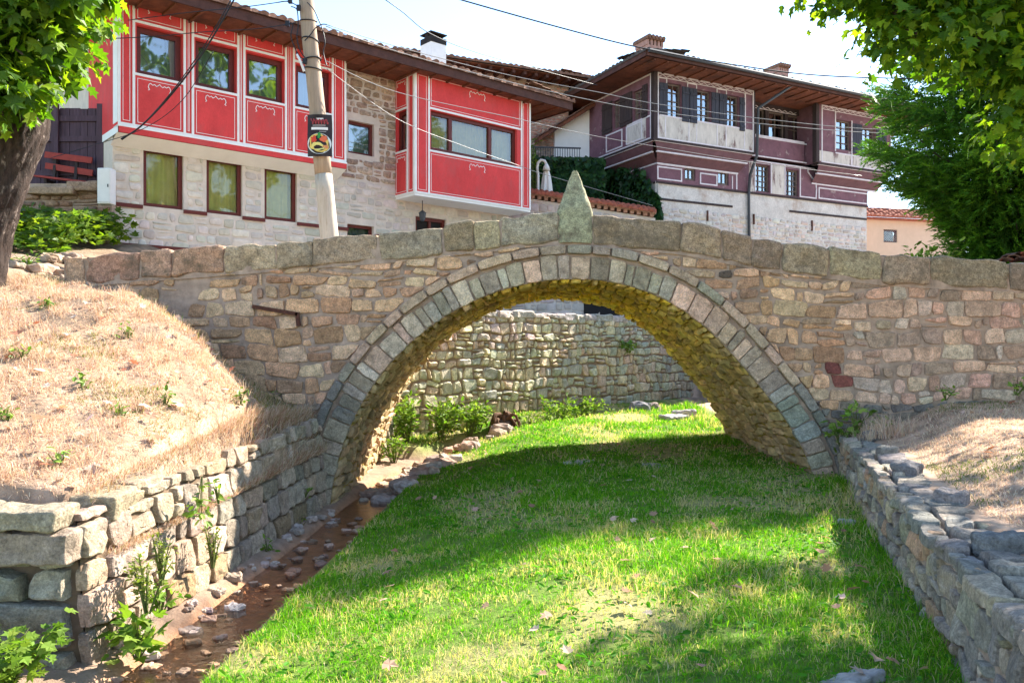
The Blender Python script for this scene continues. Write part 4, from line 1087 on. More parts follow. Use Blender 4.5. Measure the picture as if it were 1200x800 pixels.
    # shutters
    def shut(F, a, b, c, d, m='bluewood'):
        mb = MB(); n = max(2, int((b-a)/.13))
        for i in range(n): mb.fbox(F, a+(b-a)*i/n+.004, a+(b-a)*(i+1)/n-.004, c, d, .012, .04+.004*(i % 2))
        for zz in (c+.15, d-.2): mb.fbox(F, a+.01, b-.01, zz-.035, zz+.035, .046, .066)
        mb.build('shutter', M[m], H)
    for (a, b, s) in ((772.3, 781.7, 0), (798.8, 807, 1), (807.8, 816.2, 1), (833.3, 841.5, 0), (842.3, 851.2, 0), (866.2, 872, 1)):
        px = (a+b)/2; shut(R0, u(a), u(b), zsill+.03-.12*s, zT-.32)
    for (a, b) in ((998.5, 1009.5), (1026.5, 1038)): shut(R0, u(a), u(b), bay2[1][3]-.05, bay2[1][4]+.05)
    for (a, b) in ((706.5, 718), (727.5, 741.5), (753.5, 759.3)): shut(L0, L0.ray(b, 0)[0], L0.ray(a, 0)[0], zsill+.0, zT-.3, 'oldwood')
    # inside: near-black sheets standing for the shade of unlit rooms
    mb = MB(); mb.quad([R0.pt(.75, 2, -1.5), R0.pt(u3-.5, 2, -1.5), R0.pt(u3-.5, zS, -1.5), R0.pt(.75, zS, -1.5)]); mb.quad([L0.pt(dL-.4, 2, -.75), L0.pt(.75, 2, -.75), L0.pt(.75, zS, -.75), L0.pt(dL-.4, zS, -.75)]); mb.build('room_shade_sheet', M['room'], H)
    # roof
    ov = 1.0; c = R0.pt(0, 0, 0)+R0.n*ov+L0.n*ov; ze = CAMZ+(HY-57.5)/FPX*c.y; zf = ze-.22
    lenR = u3+ov+2.5; lenL = dL+ov+.5
    Ev = lambda a, b, zz: Vector((c.x, c.y, 0))+R0.t*a+L0.t*b+Vector((0, 0, zz))
    mb = MB(); mb.quad([Ev(0, 0, zf), Ev(0, 9, zf), Ev(lenR, 9, zf), Ev(lenR, 0, zf)])
    for i in range(int(lenR/.5)): mb.fbox(R0.off(ov), -ov+.3+i*.5, -ov+.36+i*.5, zf-.04, zf-.002, -1.1, -.05)
    mb.build('eave_soffit', M['eavewood'], H)
    mb = MB(); mb.bar(Ev(0, -.02, ze-.12), Ev(lenR, -.02, ze-.12), .05, .16); mb.bar(Ev(-.02, .01, ze-.12), Ev(-.02, lenL, ze-.12), .05, .16); mb.build('fascia_board', M['eavedark'], H)
    mb = MB(); mb.tube([Ev(0, -.10, ze-.06), Ev(lenR, -.10, ze-.06)], .06, 8); mb.build('rain_gutter', M['steel'], H)
    pit = .14; mb = MB(); dp = 1.8
    tiles(mb, lambda a, s, h: Ev(-.05+a, -.07+s, ze-.03+s*pit+h), lenR, dp); tiles(mb, lambda a, s, h: Ev(-.07+s, -.05+a, ze-.03+s*pit+h), lenL+3, dp); zc = ze-.03+dp*pit; mb.quad([Ev(dp-.08, dp-.08, zc), Ev(lenR, dp-.08, zc), Ev(lenR, 9, zc), Ev(dp-.08, 9, zc)])
    rf = mb.build('roof', M['tile_dark'], H, True)
    for (px, y0, y1, d, wd) in ((768, 43.5, 62, 28.5, 26), (918.5, 76, 96, 32, 18)):
        zt = CAMZ+(HY-y0)/FPX*d; w_ = wd/FPX*d/2; F = Frame(at(px, 0, d)[:2], (.885, .465)); mb = MB()
        mb.fbox(F, -w_*.85, w_*.85, zt-2, zt-.30, -.7, 0); 
        for i in range(5): mb.fbox(F, -w_*.8+i*w_*.4-.045, -w_*.8+i*w_*.4+.045, zt-.30, zt-.12, -.7, -.0)
        mb.fbox(F, -w_*.6, w_*.6, zt-.3, zt-.12, -.6, -.2); ch = mb.build('chimney', M['brickpink'], rf)
        mb = MB(); mb.fbox(F, -w_, w_, zt-.12, zt-.05, -.8, .06); [mb.tube([F.pt(x, zt-.03, -.8), F.pt(x, zt-.03, .1)], .07, 8) for x in np.linspace(-w_*.8, w_*.8, 5)]; mb.build('chimney_tiles', M['tile'], ch)
    # drain pipe
    p = [(u1+.4, 9.6, ov-.1), (u1+.12, 9.0, .10), (u1+.12, 9.0, .10)]
    mb = MB(); e = R0.pt(u(905), ze-.15, ov-.05); mb.tube([e, R0.pt(u(885.5), z(885.5, 128), .12), R0.pt(u(884.5), zB-.1, .10), RL.pt(u(876, RL), zl1-.05, .12), RB.pt(u(875.5, RB), zl0-.1, .08), RB.pt(u(877, RB), 3.0, .08)], .05, 8); mb.build('drain_pipe', M['steel'], H, True)
M['brickpink'] = mat('pink_brick_chimney', (.36, .20, .16), .9, .3, 9., .4, 30., .01)
build_purple_house()

# ------------------------------------------------------------------ houses behind
def build_behind():
    rg = random.Random(1000)
    F = Frame(at(520, 0, 27.5)[:2], (.918, .396)); u = lambda px: F.ray(px, 0)[0]; z = lambda px, py: F.ray(px, py)[1]
    H = empty('brick_house', tuple(F.pt(3, 2.5)), 'old brick house with a tiled eave on rafters, behind the red house roof', 'house')
    ze = (F.off(.8).ray(545, 70)[1]+F.off(.8).ray(698, 93)[1])/2; uR = F.off(.8).ray(702, 0)[0]
    mb = MB(); mb.quad([F.pt(-2, 2), F.pt(uR-.8, 2), F.pt(uR-.8, ze), F.pt(-2, ze)]); mb.quad([F.pt(uR-.8, 2), F.pt(uR-.8, 2, -6), F.pt(uR-.8, ze, -6), F.pt(uR-.8, ze)]); mb.build('wall', M['mortar'], H)
    wall_stones(F, u(560), uR-.8, ze-2.4, ze-.2, [], rg, [(.40, .19, .13), (.46, .24, .17), (.36, .17, .12), (.50, .33, .25)], rh=(.06, .09), sw=(.18, .28), h=(.01, .02), gap=.008).build('brick_face', M['brick'], H, True)
    wall_stones(F, u(600), uR-.8, 7.2, ze-2.4, [], rg, [(.34, .26, .21), (.28, .22, .18), (.40, .31, .26)], rh=(.08, .16), sw=(.12, .3), h=(.01, .03)).build('stone_face', M['brick'], H, True)
    mb = MB()
    for i in range(20):
        a = uR-.3-i*.42; mb.fbox(F, a-.05, a+.05, ze-.16, ze-.05, -.3, .72)
    mb.build('rafter_ends', M['eavedark'], H)
    mb = MB(); mb.fbox(F, -2, uR, ze-.045, ze-.02, -6, .75); mb.build('eave_boards', M['eavewood'], H)
    mb = MB(); tiles(mb, lambda a, s, h: F.pt(uR+.05-a, ze+.02+s*.10+h, .85-s), uR+2, 1.5); tiles(mb, lambda a, s, h: F.pt(uR+.05-s, ze+.02+s*.10+h, .85-a), 8, 1.5); mb.build('roof', M['tile'], H, True)
    # low white annex
    G = Frame(at(648, 0, 29.0)[:2], (.95, .31)); H2 = empty('white_annex', tuple(G.pt(.6, 2.5)), 'plain white plastered house wall behind the iron railing with a sloping tiled roof', 'house')
    g = lambda px, py: G.ray(px, py); a0 = g(650, 0)[0]; a1 = g(700, 0)[0]
    zl = g(650, 150)[1]; zr = zl+ (g(690, 118)[1]-zl)
    mb = MB(); mb.quad([G.pt(a0, 2), G.pt(a1, 2), G.pt(a1, zr), G.pt(a0, zl)]); mb.quad([G.pt(a0, 2, -3), G.pt(a0, 2), G.pt(a0, zl), G.pt(a0, zl, -3)]); mb.build('wall', M['soffwhite'], H2)
    mb = MB(); s = (zr-zl)/(a1-a0); e = -.75
    mb.box8([G.pt(a0+e, zl+s*e-.12, .4), G.pt(a1, zr-.12, .4), G.pt(a1, zr-.12, -3), G.pt(a0+e, zl+s*e-.12, -3), G.pt(a0+e, zl+s*e+.02, .4), G.pt(a1, zr+.02, .4), G.pt(a1, zr+.02, -3), G.pt(a0+e, zl+s*e+.02, -3)]); mb.build('roof_boards', M['eavewood'], H2)
    mb = MB(); tiles(mb, lambda a, q, h: G.pt(a0+e+q, zl+s*(e+q)+.03+h, .45-a), 3.4, a1-a0-e); mb.build('roof', M['tile'], H2, True)
    # peach house
    Q = Frame(at(1017, 0, 33.0)[:2], (.97, .24)); H3 = empty('peach_house', tuple(Q.pt(1, 2.5)), 'peach plastered house with a small grilled window behind the dark spruce', 'house')
    q = lambda px, py: Q.ray(px, py); e0 = q(1010, 0)[0]; e1 = q(1130, 0)[0]; zt = q(1030, 256)[1]
    hw = (q(1035.5, 0)[0], q(1051.5, 0)[0], q(1043, 284)[1], q(1043, 269)[1])
    mb = MB(); wall_holes(mb, Q, e0, e1, 2, zt, [hw], .15); mb.quad([Q.pt(e1, 2), Q.pt(e1, 2, -5), Q.pt(e1, zt, -5), Q.pt(e1, zt)]); mb.build('wall', M['peach'], H3)
    wn = window(H3, Q, hw[0]+.003, hw[1]-.003, hw[2]+.003, hw[3]-.003, recess=.06, fw=.06, cur=None, frame='frame')
    mb = MB()
    for i in range(-5, 10):
        c = hw[0]+i*.1
        for sg in (1, -1):
            pts = [(c, hw[2]), (c+sg*(hw[3]-hw[2]), hw[3])]
            (x0, y0), (x1, y1) = pts
            ts = [t for t in (0, 1)]
            lo = max(0, min(1, ((hw[0] if sg > 0 else hw[1])-x0)/(x1-x0))); hi = max(0, min(1, ((hw[1] if sg > 0 else hw[0])-x0)/(x1-x0)))
            if hi-lo > .05: mb.tube([Q.pt(x0+(x1-x0)*lo, y0+(y1-y0)*lo, -.03), Q.pt(x0+(x1-x0)*hi, y0+(y1-y0)*hi, -.03)], .009, 4)
    mb.build('grille', M['cable_pale'], wn)
    mb = MB(); mb.quad([Q.pt(hw[0]-.2, hw[2]-.2, -.5), Q.pt(hw[1]+.2, hw[2]-.2, -.5), Q.pt(hw[1]+.2, hw[3]+.2, -.5), Q.pt(hw[0]-.2, hw[3]+.2, -.5)]); mb.build('room_shade_sheet', M['room'], H3)  # near-black sheet, painted shade of the room behind the grille
    mb = MB(); tiles(mb, lambda a, sl, h: Q.pt(e0-.2+a, zt+.02+sl*.3+h, .35-sl), e1-e0+.5, 3.); mb.fbox(Q, e0-.2, e1+.3, zt-.06, zt-.005, -3, .3); mb.build('roof', M['tilered'], H3, True)
M['tilered'] = mat('red_roof_tile', (.34, .10, .06), .9, .35, 9., .4, 30., .01)
build_behind()

# terrace behind the garden wall, with an iron railing
def build_terrace():
    rg = random.Random(1100)
    F = Frame(at(600, 0, 27.2)[:2], (1, .12)); zt = CAMZ+(HY-190)/FPX*27.6; u1 = F.ray(700, 0)[0]
    T = empty('terrace_wall', tuple(F.pt(1.5, 2.5)), 'ivy covered terrace retaining wall carrying the iron railing between the houses', 'wall'); T['kind'] = 'thing'
    mb = MB(); mb.fbox(F, -.5, u1, 2, zt, -2.2, 0); mb.build('wall', M['mortar'], T)
    rl = empty('iron_railing', tuple(F.pt(1.2, zt)), 'dark iron railing on the ivy covered terrace in front of the white house wall', 'railing')
    a, b = F.ray(621, 0)[0], F.ray(681, 0)[0]; h = (HY-171)/FPX*27.2+CAMZ-zt
    mb = MB(); mb.bar(F.pt(a, zt+h, -.06), F.pt(b, zt+h, -.06), .04, .05); mb.bar(F.pt(a, zt+.08, -.06), F.pt(b, zt+.08, -.06), .03, .03); mb.build('rail', M['steel'], rl)
    n = 21; mb = MB()
    for i in range(n):
        x = a+(b-a)*(i+.5)/n; mb.tube([F.pt(x, zt, -.06), F.pt(x, zt+h, -.06)], .011, 5)
    mb.build('balusters', M['steel'], rl)
    # garden wall with tile coping
    p0 = at(590, 0, 25.3); p1 = at(768, 0, 25.5); G = Frame(p0[:2], (p1-p0)[:2]); Ln = (p1-p0).to_2d().length
    W = empty('garden_wall', tuple(G.pt(2, 2.5)), 'pale stone garden wall topped with red tiles and a brick dentil course', 'wall'); W['kind'] = 'thing'
    z0 = CAMZ+(HY-(226-30*.19))/FPX*25.3; z1 = CAMZ+(HY-248)/FPX*25.5; zf = lambda u: z0+(z1-z0)*u/Ln
    mb = MB(); mb.quad([G.pt(0, 2), G.pt(Ln, 2), G.pt(Ln, z1-.2), G.pt(0, z0-.2)]); mb.quad([G.pt(Ln, 2, -.4), G.pt(0, 2, -.4), G.pt(0, z0-.2, -.4), G.pt(Ln, z1-.2, -.4)]); mb.quad([G.pt(0, z0-.2, 0), G.pt(Ln, z1-.2, 0), G.pt(Ln, z1-.2, -.4), G.pt(0, z0-.2, -.4)]); mb.build('wall', M['limemortar'], W)
    mb = MB()
    for p in courses(rg, .02, Ln-.02, 2.6, z0-.2, (.14, .26), (.2, .5), .015, .02): 
        cx = sum(q[0] for q in p)/len(p); s = (z1-z0)/Ln; nl = math.hypot(s, 1); p = clip_poly(p, s/nl, -1/nl, (s*cx-zf(cx)+.28)/nl)
        if len(p) > 2 and area(p) > .004: stone(mb, p, G.f(), rg.uniform(.01, .03), rg, jit(rg, rg.choice([(.52, .44, .39), (.56, .48, .43), (.47, .39, .34)]), .1), lod=1)
    mb.build('stone_face', M['limestone'], W, True)
    mb = MB(); n = int(Ln/.2)
    for i in range(n):
        a = Ln*i/n; mb.fbox(G, a+.02, a+.14, zf(a)-.2, zf(a)-.09, -.05, .09, (.42, .22, .14))
    mb.box8([G.pt(0, z0-.09, .13), G.pt(Ln, z1-.09, .13), G.pt(Ln, z1-.09, -.5), G.pt(0, z0-.09, -.5), G.pt(0, z0-.04, .13), G.pt(Ln, z1-.04, .13), G.pt(Ln, z1-.04, -.5), G.pt(0, z0-.04, -.5)], (.40, .22, .15)); mb.build('dentil_course', M['brick'], W)
    mb = MB(); tiles(mb, lambda a, s, h: G.pt(a, zf(a)-.03+s*.45+h, .2-s), Ln, .4, .16, .035, .2); tiles(mb, lambda a, s, h: G.pt(a, zf(a)-.03+s*.45+h, -.6+s), Ln, .4, .16, .035, .2); mb.build('tile_coping', M['tilered'], W, True)
    a, b = G.ray(684, 0)[0], G.ray(726, 0)[0]; zo = CAMZ+(HY-353)/FPX*25.4
    mb = MB(); mb.fbox(G, a, b, 2.2, zo, .002, .03); mb.build('opening_shade_slab', M['room'], W)  # dark slab on the wall face, painted as the shade inside an opening
    mb = MB(); mb.fbox(G, a-.1, b+.9, zo+.003, zo+.22, -.1, .12); mb.build('opening_lintel', M['baseplaster'], W)
    # curved white pipe and folded parasol behind the wall
    d = 26.3; k = FPX/d
    lp = empty('curved_lamp_post', tuple(at(630, 228, d)), 'thin white lamp post with a curved hook top, standing behind the tiled garden wall', 'lamp')
    base = at(630.5, 235, d); pts = [base, at(630.5, 205, d), at(629.5, 197, d), at(630.5, 191, d), at(634, 187.5, d), at(638, 188.5, d), at(640.5, 193, d)]
    mb = MB(); mb.tube([(base.x, base.y, 5.2)]+pts, .045, 8); mb.build('post', M['white'], lp, True); mb = MB(); q = at(640.3, 196, d); mb.tube([q+Vector((0, 0, .1)), q, q-Vector((0, 0, .1))], [.05, .10, .12], 10); mb.build('lamp_head', M['white'], lp, True)
    ps = empty('folded_parasol', tuple(at(640, 235, d)), 'folded white garden parasol beside the curved lamp post', 'parasol'); q = at(640.5, 0, d+.15)
    mb = MB(); zz = lambda py: CAMZ+(HY-py)/FPX*d
    mb.tube([(q.x, q.y, 5.0), (q.x, q.y, zz(195))], .03, 8); mb.build('pole', M['polewood'], ps)
    mb = MB(); rows = []
    for py, r in ((196, .03), (200, .08), (207, .12), (216, .15), (226, .17), (232, .14)):
        rows.append([(q.x+r*(1+.22*math.cos(6*a))*math.cos(a), q.y+r*(1+.22*math.cos(6*a))*math.sin(a), zz(py)) for a in [2*math.pi*i/36 for i in range(36)]])
    mb.grid(rows, closed=True); mb.build('canopy', M['soffwhite'], ps, True)
build_terrace()

# ------------------------------------------------------------------ left yard: stone base, board gate, bench, meter box
def build_yard():
    rg = random.Random(1200); y = 17.0; F = Frame((-12.5, y), (1, 0)); x1 = at(131, 0, y).x+12.5; zt = CAMZ+(HY-214)/FPX*y
    W = empty('yard_wall', (-9.5, y, 3.5), 'reddish brown stone ledge wall below the board gate beside the red house', 'wall'); W['kind'] = 'thing'
    mb = MB(); mb.fbox(F, 0, x1, 2.5, zt-.02, -1.2, 0); mb.build('mortar_core', M['mortar'], W); mb = MB()
    for p in courses(rg, 2., x1-.02, 3.2, zt-.1, (.10, .2), (.2, .55), .01, .015): stone(mb, p, F.f(), rg.uniform(.03, .07), rg, jit(rg, rg.choice([(.33, .20, .13), (.38, .24, .16), (.28, .18, .13)]), .12), lod=1)
    mb.build('stone_face', M['stone'], W, True)
    xa, xb = at(38, 0, y).x, at(92, 0, y).x
    mb = MB(); block(mb, lambda a, b, c: Vector(((xa+xb)/2+a, y+.12+b, zt-.20+c)), (xb-xa, .7, .16), .08, .03, .02, 3., (.40, .27, .18)); block(mb, lambda a, b, c: Vector((x1-12.5-.45+a, y-.4+b+.5, zt-.1+c)), (.8, .6, .2), .08, .04, .02, 9., (.34, .22, .15)); mb.build('ledge_slab', M['stone'], W, True)
    G = empty('board_gate', (-9.2, y+.75, zt), 'tall gate of dark purple grey boards left of the red house', 'gate'); FG = Frame((-13, y+.75), (1, 0)); zg = CAMZ+(HY-126)/FPX*(y+.75)
    xg = at(124, 0, y+.75).x+13; k = 0; u = xg
    mb = MB()
    while u > .3:
        w = rg.uniform(.16, .24); mb.fbox(FG, u-w+.006, u-.004, zt-.05, zg-rg.uniform(0, .04)-.0*k, -.03, rg.uniform(0, .012)); u -= w; k += 1
    mb.build('gate_boards', M['gatewood'], G)
    mb = MB()
    for zz in (zt+.35, (zt+zg)/2+.2, zg-.25): mb.fbox(FG, .3, xg, zz-.06, zz+.06, .013, .05)
    for uu in (xg-.07, xg-1.05, xg-2.3): mb.fbox(FG, uu-.07, uu+.07, zt-.05, zg+.05, .051, .11)
    mb.build('gate_frame', M['gatewood'], G)
    # bench: two legs, seat slats, back slats painted red
    B = empty('red_bench', (-9.3, y+.25, zt), 'old bench with red painted slats on the stone ledge in front of the board gate', 'bench')
    y0 = y+.14; xa, xb = at(40, 0, y0).x, at(96.5, 0, y0).x; zz = lambda py: CAMZ+(HY-py)/FPX*y0
    for nm, yy, pa, pb in (('back_slat', .42, 189, 198), ('back_slat', .40, 176, 183), ('seat_slat', .05, 206, 213), ('seat_slat', .2, 204.5, 211.5)):
        mb = MB(); mb.bar((xa, y0+yy, zz(pa)), (xb, y0+yy, zz(pb)), .035 if nm[0] == 'b' else .13, .13 if nm[0] == 'b' else .035); mb.build(nm, M['benchred'], B)
    for xx in (xa+.2, xb-.35):
        s = (xx-xa)/(xb-xa); zs = zz(206+7*s); mb = MB(); mb.bar((xx, y0+.08, zt-.06), (xx, y0+.08, zs-.01), .06, .06); mb.bar((xx, y0+.36, zt-.06), (xx, y0+.46, zz(175+7*s)), .06, .06); mb.bar((xx, y0+.05, zs-.05), (xx, y0+.4, zs-.05), .05, .06); mb.build('leg', M['oldwood'], B)
    # meter box on the corner of the red house
    c = A.pt(A.ray(132, 0)[0], 0, 0); p = at(125, 219, 16.75); mb = MB(); dz = 42/FPX*16.75; dx = 16/FPX*16.75
    bx = empty('meter_box', tuple(p), 'white metal meter box fixed at the left corner of the red house', 'box')
    block(mb, lambda a, b, q: p+Vector((a, b, q)), (dx, .24, dz), .1, .025, .0, 1, (1, 1, 1)); mb.build('box_shell', M['boxwhite'], bx, True)
    mb = MB(); mb.box((p.x-dx/2+.02, p.y-.128, p.z-dz/2+.04), (p.x+dx/2-.02, p.y-.1205, p.z+dz/2-.04)); d = mb.build('box_door', M['boxwhite'], bx); mb = MB(); mb.box((p.x+dx/2-.06, p.y-.14, p.z-.03), (p.x+dx/2-.04, p.y-.1285, p.z+.03)); mb.build('latch', M['steel'], d)
build_yard()
for o in (lw, rw, bw): o['kind'] = 'thing'
# ------------------------------------------------------------------ wooden pole, poster, cables
def build_pole():
    d = 15.9; U = empty('utility_pole', (at(386, 275, d).x, d, gz(at(386, 275, d).x, d)), 'leaning weathered wooden pole with whitewashed foot and tangled cables, in front of the red house', 'pole')
    b = at(386, 275, d); t = at(352, -70, d); zb = 2.3; k = (zb-b.z)/(t.z-b.z); b = b+(t-b)*k
    zs = CAMZ+(HY-205)/FPX*d; s = (zs-b.z)/(t.z-b.z)
    def P(q): return b+(t-b)*q
    def R(q): return .185-.05*q
    n = 14; mb = MB(); qs = [s+(1-s)*i/n for i in range(n+1)]; mb.tube([P(q) for q in qs], [R(q) for q in qs], 20, rough=.10, seed=3); mb.build('pole_shaft', M['polewood'], U, True)
    mb = MB(); qs = [s*i/8 for i in range(9)]; mb.tube([P(q) for q in qs], [R(q)+.004 for q in qs], 20, rough=.10, seed=3); mb.build('whitewashed_foot', M['polewhite'], U, True)
    def qz(py): return (CAMZ+(HY-py)/FPX*d-b.z)/(t.z-b.z)
    for py, w in ((71, .014), (81, .014), (25, .012), (48, .014)):
        q = qz(py); c = P(q); mb = MB(); mb.tube([c+Vector((math.cos(a)*(R(q)+.012), math.sin(a)*(R(q)+.012), .03*math.sin(a+py))) for a in np.linspace(0, 2*math.pi, 21)], w, 6); mb.build('cable_band', M['cable'], U, True)
    # loose loops of cable on the pole
    for pts in ([(341, 8), (348, 12), (349.5, 30), (348, 45), (352, 60), (360, 71)], [(332, 30), (343, 29), (341, 42), (345, 55), (351, 66), (358, 72)], [(360, 3), (368, 12), (374, 25), (378, 35), (381, 50), (379, 62), (383, 78)], [(357, 48), (363, 42), (370, 33), (377, 29), (383, 29)], [(347, 62), (352, 70), (357, 86)], [(350, 8), (338, 2), (326, 3)]):
        mb = MB(); mb.tube(spline([at(x, y, d-.2) for x, y in pts]), .011, 5); mb.build('loose_cable', M['cable'], U, True)
    for (x, y) in ((340, 1), (350, 9.5), (357, 72), (337, 28)):
        c = at(x, y, d-.2); mb = MB(); mb.box(c-Vector((.035, .035, .05)), c+Vector((.035, .035, .05))); mb.build('cable_clamp', M['cable'], U)
    mb = MB(); mb.tube(spline([at(348, 64, d-.2), at(352, 72, d-.22), at(356.5, 84, d-.2)]), .025, 6); mb.build('white_ferrule', M['boxwhite'], U, True)
    # poster: limp dark food bag print wrapped on the pole
    S = empty('food_poster', tuple(at(374, 182, d-.27)), 'dark food poster with a plate of pasta, fixed on the wooden pole', 'poster')
    c = at(374, 158.5, d-.25); hw = 14.2/FPX*d; hh = 24/FPX*d
    def F(u, v, w): return c+Vector((u+.01*math.sin(v*5)-.035*v, -w+.05*u*u/(hw*hw)+.012*math.sin(v*9+u*5), v+.12*u*-.12))
    mb = MB(); k = 10
    mb.grid([[F(-hw+2*hw*i/k, -hh+2*hh*j/k, 0) for i in range(k+1)] for j in range(k+1)]); mb.grid([[F(-hw+2*hw*i/k, -hh+2*hh*j/k, -.012) for i in range(k+1)] for j in range(k+1)][::-1])
    mb.build('poster_sheet', mat('poster_black', (.022, .012, .015), .45, .2, 8., 0), S, True)
    def disc(cu, cv, ru, rv, w, m, nm, par, wob=0., n=28):
        mb = MB(); pts = []
        for i in range(n):
            a = 2*math.pi*i/n; r = 1+wob*mnoise.noise(Vector((math.cos(a)*2+cu*9, math.sin(a)*2+cv*9, w*50))); pts.append(F(cu+ru*r*math.cos(a), cv+rv*r*math.sin(a), w))
        mb.quad(pts); return mb.build(nm, m, par)
    pm = lambda n, c: mat(n, c, .5, .1, 10., 0)
    pc = -hh*.40
    pl = disc(0, pc, hw*.97, hh*.50, .004, pm('plate_white', (.62, .66, .66)), 'plate_print', S)
    disc(0, pc+.01, hw*.86, hh*.43, .007, pm('pasta_yellow', (.72, .52, .12)), 'pasta', pl, .25); disc(-hw*.1, pc-hh*.14, hw*.6, hh*.2, .010, pm('pasta_pale', (.68, .64, .22)), 'pasta', pl, .3)
    disc(-hw*.42, pc+hh*.2, hw*.26, hh*.15, .011, pm('tomato_red', (.62, .06, .03)), 'sauce', pl, .5, 18); disc(hw*.4, pc+hh*.22, hw*.26, hh*.13, .012, pm('tomato_orange', (.66, .13, .05)), 'sauce', pl, .6, 18); disc(hw*.55, pc-hh*.15, hw*.2, hh*.1, .011, pm('sauce_orange', (.64, .26, .10)), 'sauce', pl, .6, 16)
    disc(0, pc+hh*.38, hw*.13, hh*.15, .015, pm('basil_green', (.03, .26, .05)), 'herb_leaf', pl, .4, 14)
    def strip(u0, u1, v, h, m, nm):
        mb = MB(); n = 8; mb.grid([[F(u0+(u1-u0)*i/n, v-h/2+h*j, .005) for i in range(n+1)] for j in (0, 1)]); return mb.build(nm, m, S)
    wt = pm('poster_text_white', (.75, .73, .72)); rd = pm('poster_red', (.33, .05, .06)); gy = pm('poster_text_grey', (.22, .20, .20))
    strip(-hw*.25, hw*.35, hh*.78, .035, wt, 'text_line'); strip(-hw*.66, hw*.68, hh*.33, .05, wt, 'text_line'); strip(-hw*.55, hw*.5, hh*.48, .03, gy, 'text_line'); strip(hw*.0, hw*.55, hh*.18, .02, gy, 'text_line')
    mb = MB(); pts = [(-.7+1.4*i/60) for i in range(61)]
    mb2 = [F(hw*x, hh*(.68+.10*math.sin(x*26)+.05*math.sin(x*53+1)), .008) for x in pts]; mb.tube(mb2, .011, 4); mb.build('red_script', rd, S)
def spline(p, n=8):
    p = [Vector(q) for q in p]; out = []
    for i in range(len(p)-1):
        a = p[max(i-1, 0)]; b = p[i]; c = p[i+1]; d = p[min(i+2, len(p)-1)]
        for j in range(n):
            t = j/n; out.append(.5*((2*b)+(c-a)*t+(2*a-5*b+4*c-d)*t*t+(3*b-a-3*c+d)*t*t*t))
    out.append(p[-1]); return out
build_pole()
CABLES = [
 ([(520, -7, 13.0), (540, 0, 13.1), (660, 33.5, 13.8), (750, 56, 14.2), (860, 76, 14.8), (985, 90, 15.4), (1210, 94, 16.4)], .0135, 'cable', 'black cable sagging highest across the sky between the two houses'),
 ([(382, 29, 15.7), (477, 58, 17.4), (600, 89, 19.4), (700, 108, 20.6), (770, 122, 21.2), (900, 140, 22), (1040, 152, 22.6), (1210, 148, 23)], .013, 'cable_pale', 'upper of the two pale cables crossing the purple house windows'),
 ([(382, 31, 15.7), (470, 62, 17.4), (600, 97, 19.4), (700, 119, 20.6), (770, 131, 21.2), (900, 146, 22), (1040, 156, 22.6), (1210, 152, 23)], .015, 'cable_pale', 'lower of the two pale cables crossing the purple house windows'),
 ([(440, -8, 13.5), (470, 13, 14), (505, 40, 16), (560, 62, 19), (640, 84, 22), (700, 100, 24.3)], .010, 'cable', 'thin dark cable dropping past the sooty chimney to the purple house'),
 ([(381, 71, 15.7), (465, 108, 17), (600, 138, 19), (690, 158, 20.4), (770, 172, 21.3), (880, 190, 22.3), (1010, 206, 23.2)], .012, 'cable_pale', 'pale cable crossing the red bay above its window'),
 ([(383, 81, 15.7), (465, 139, 17.2), (540, 170, 19), (608, 194, 21), (640, 205, 22.3), (765, 241, 25.1)], .011, 'cable_pale', 'pale cable running low behind the pointed stone to the ivy'),
 ([(142, 163, 16.7), (165, 148, 16.5), (200, 112, 16.2), (235, 66, 15.8), (262, 22, 15.5), (290, -30, 15.2)], .020, 'cable', 'thick black cable climbing from the lower left corner of the red storey'),
 ([(143, 164, 16.7), (170, 143, 16.5), (205, 103, 16.1), (240, 53, 15.7), (268, 5, 15.4), (282, -25, 15.2)], .012, 'cable', 'thin black cable running close along the thick one over the red panels'),
 ([(118, 46, 16.6), (180, 43, 16.4), (235, 38, 16.2), (300, 34, 16), (347, 27, 15.8)], .010, 'cable', 'dark cable stretched level from the maple to the pole over the first red window'),
 ([(150, 24, 16.6), (220, 15, 16.4), (290, 8, 16), (340, 1, 15.8)], .010, 'cable', 'dark cable along the top of the red wall under the eave'),
 ([(60, 185, 16.6), (110, 170, 16.6), (170, 150, 16.4), (215, 116, 16.2), (250, 60, 16)], .008, 'cable', 'thin slack wire from the board gate up across the red panels'),
]
for pts, r, m, lab in CABLES:
    mb = MB(); mb.tube(spline([at(*p) for p in pts]), r*(.85 if m == 'cable' else .62), 6); tag(mb.build('overhead_cable', M[m], None, True), lab, 'cable', 'overhead cables')
# small tile heap on the bridge approach at the far right
rg = random.Random(1300)
spots = [(1172+i*7.5, 306.5-j*3.2-(i > 2)*1.0, 13.6+.12*((i+j) % 3)) for j in range(3) for i in range(j, 8)]
for i, (px, py, d) in enumerate(spots):
    c = at(px, py, d); R = Matrix.Rotation(rg.uniform(-.5, .5), 3, 'Z') @ Matrix.Rotation(rg.uniform(-.12, .12), 3, 'Y'); mb = MB()
    o_ = [[c+R @ Vector((math.cos(a)*(r-.012*k), -.2+.4*k, math.sin(a)*(r*.5))) for a in np.linspace(0, math.pi, 9)] for r in (.10, .085) for k in (0, 1)]
    mb.grid([o_[0], o_[1], o_[3], o_[2], o_[0]]); tag(mb.build('roof_tile', M['tilered'] if rg.random() < .4 else M['tile'], None, True), 'loose half-round clay tile in the heap behind the right end of the parapet', 'roof tile', 'heap of loose roof tiles')
mb = MB(); mb.box((at(1160, 0, 13.6).x, 13.35, 2.45), (9.4, 14.4, 2.86)); 
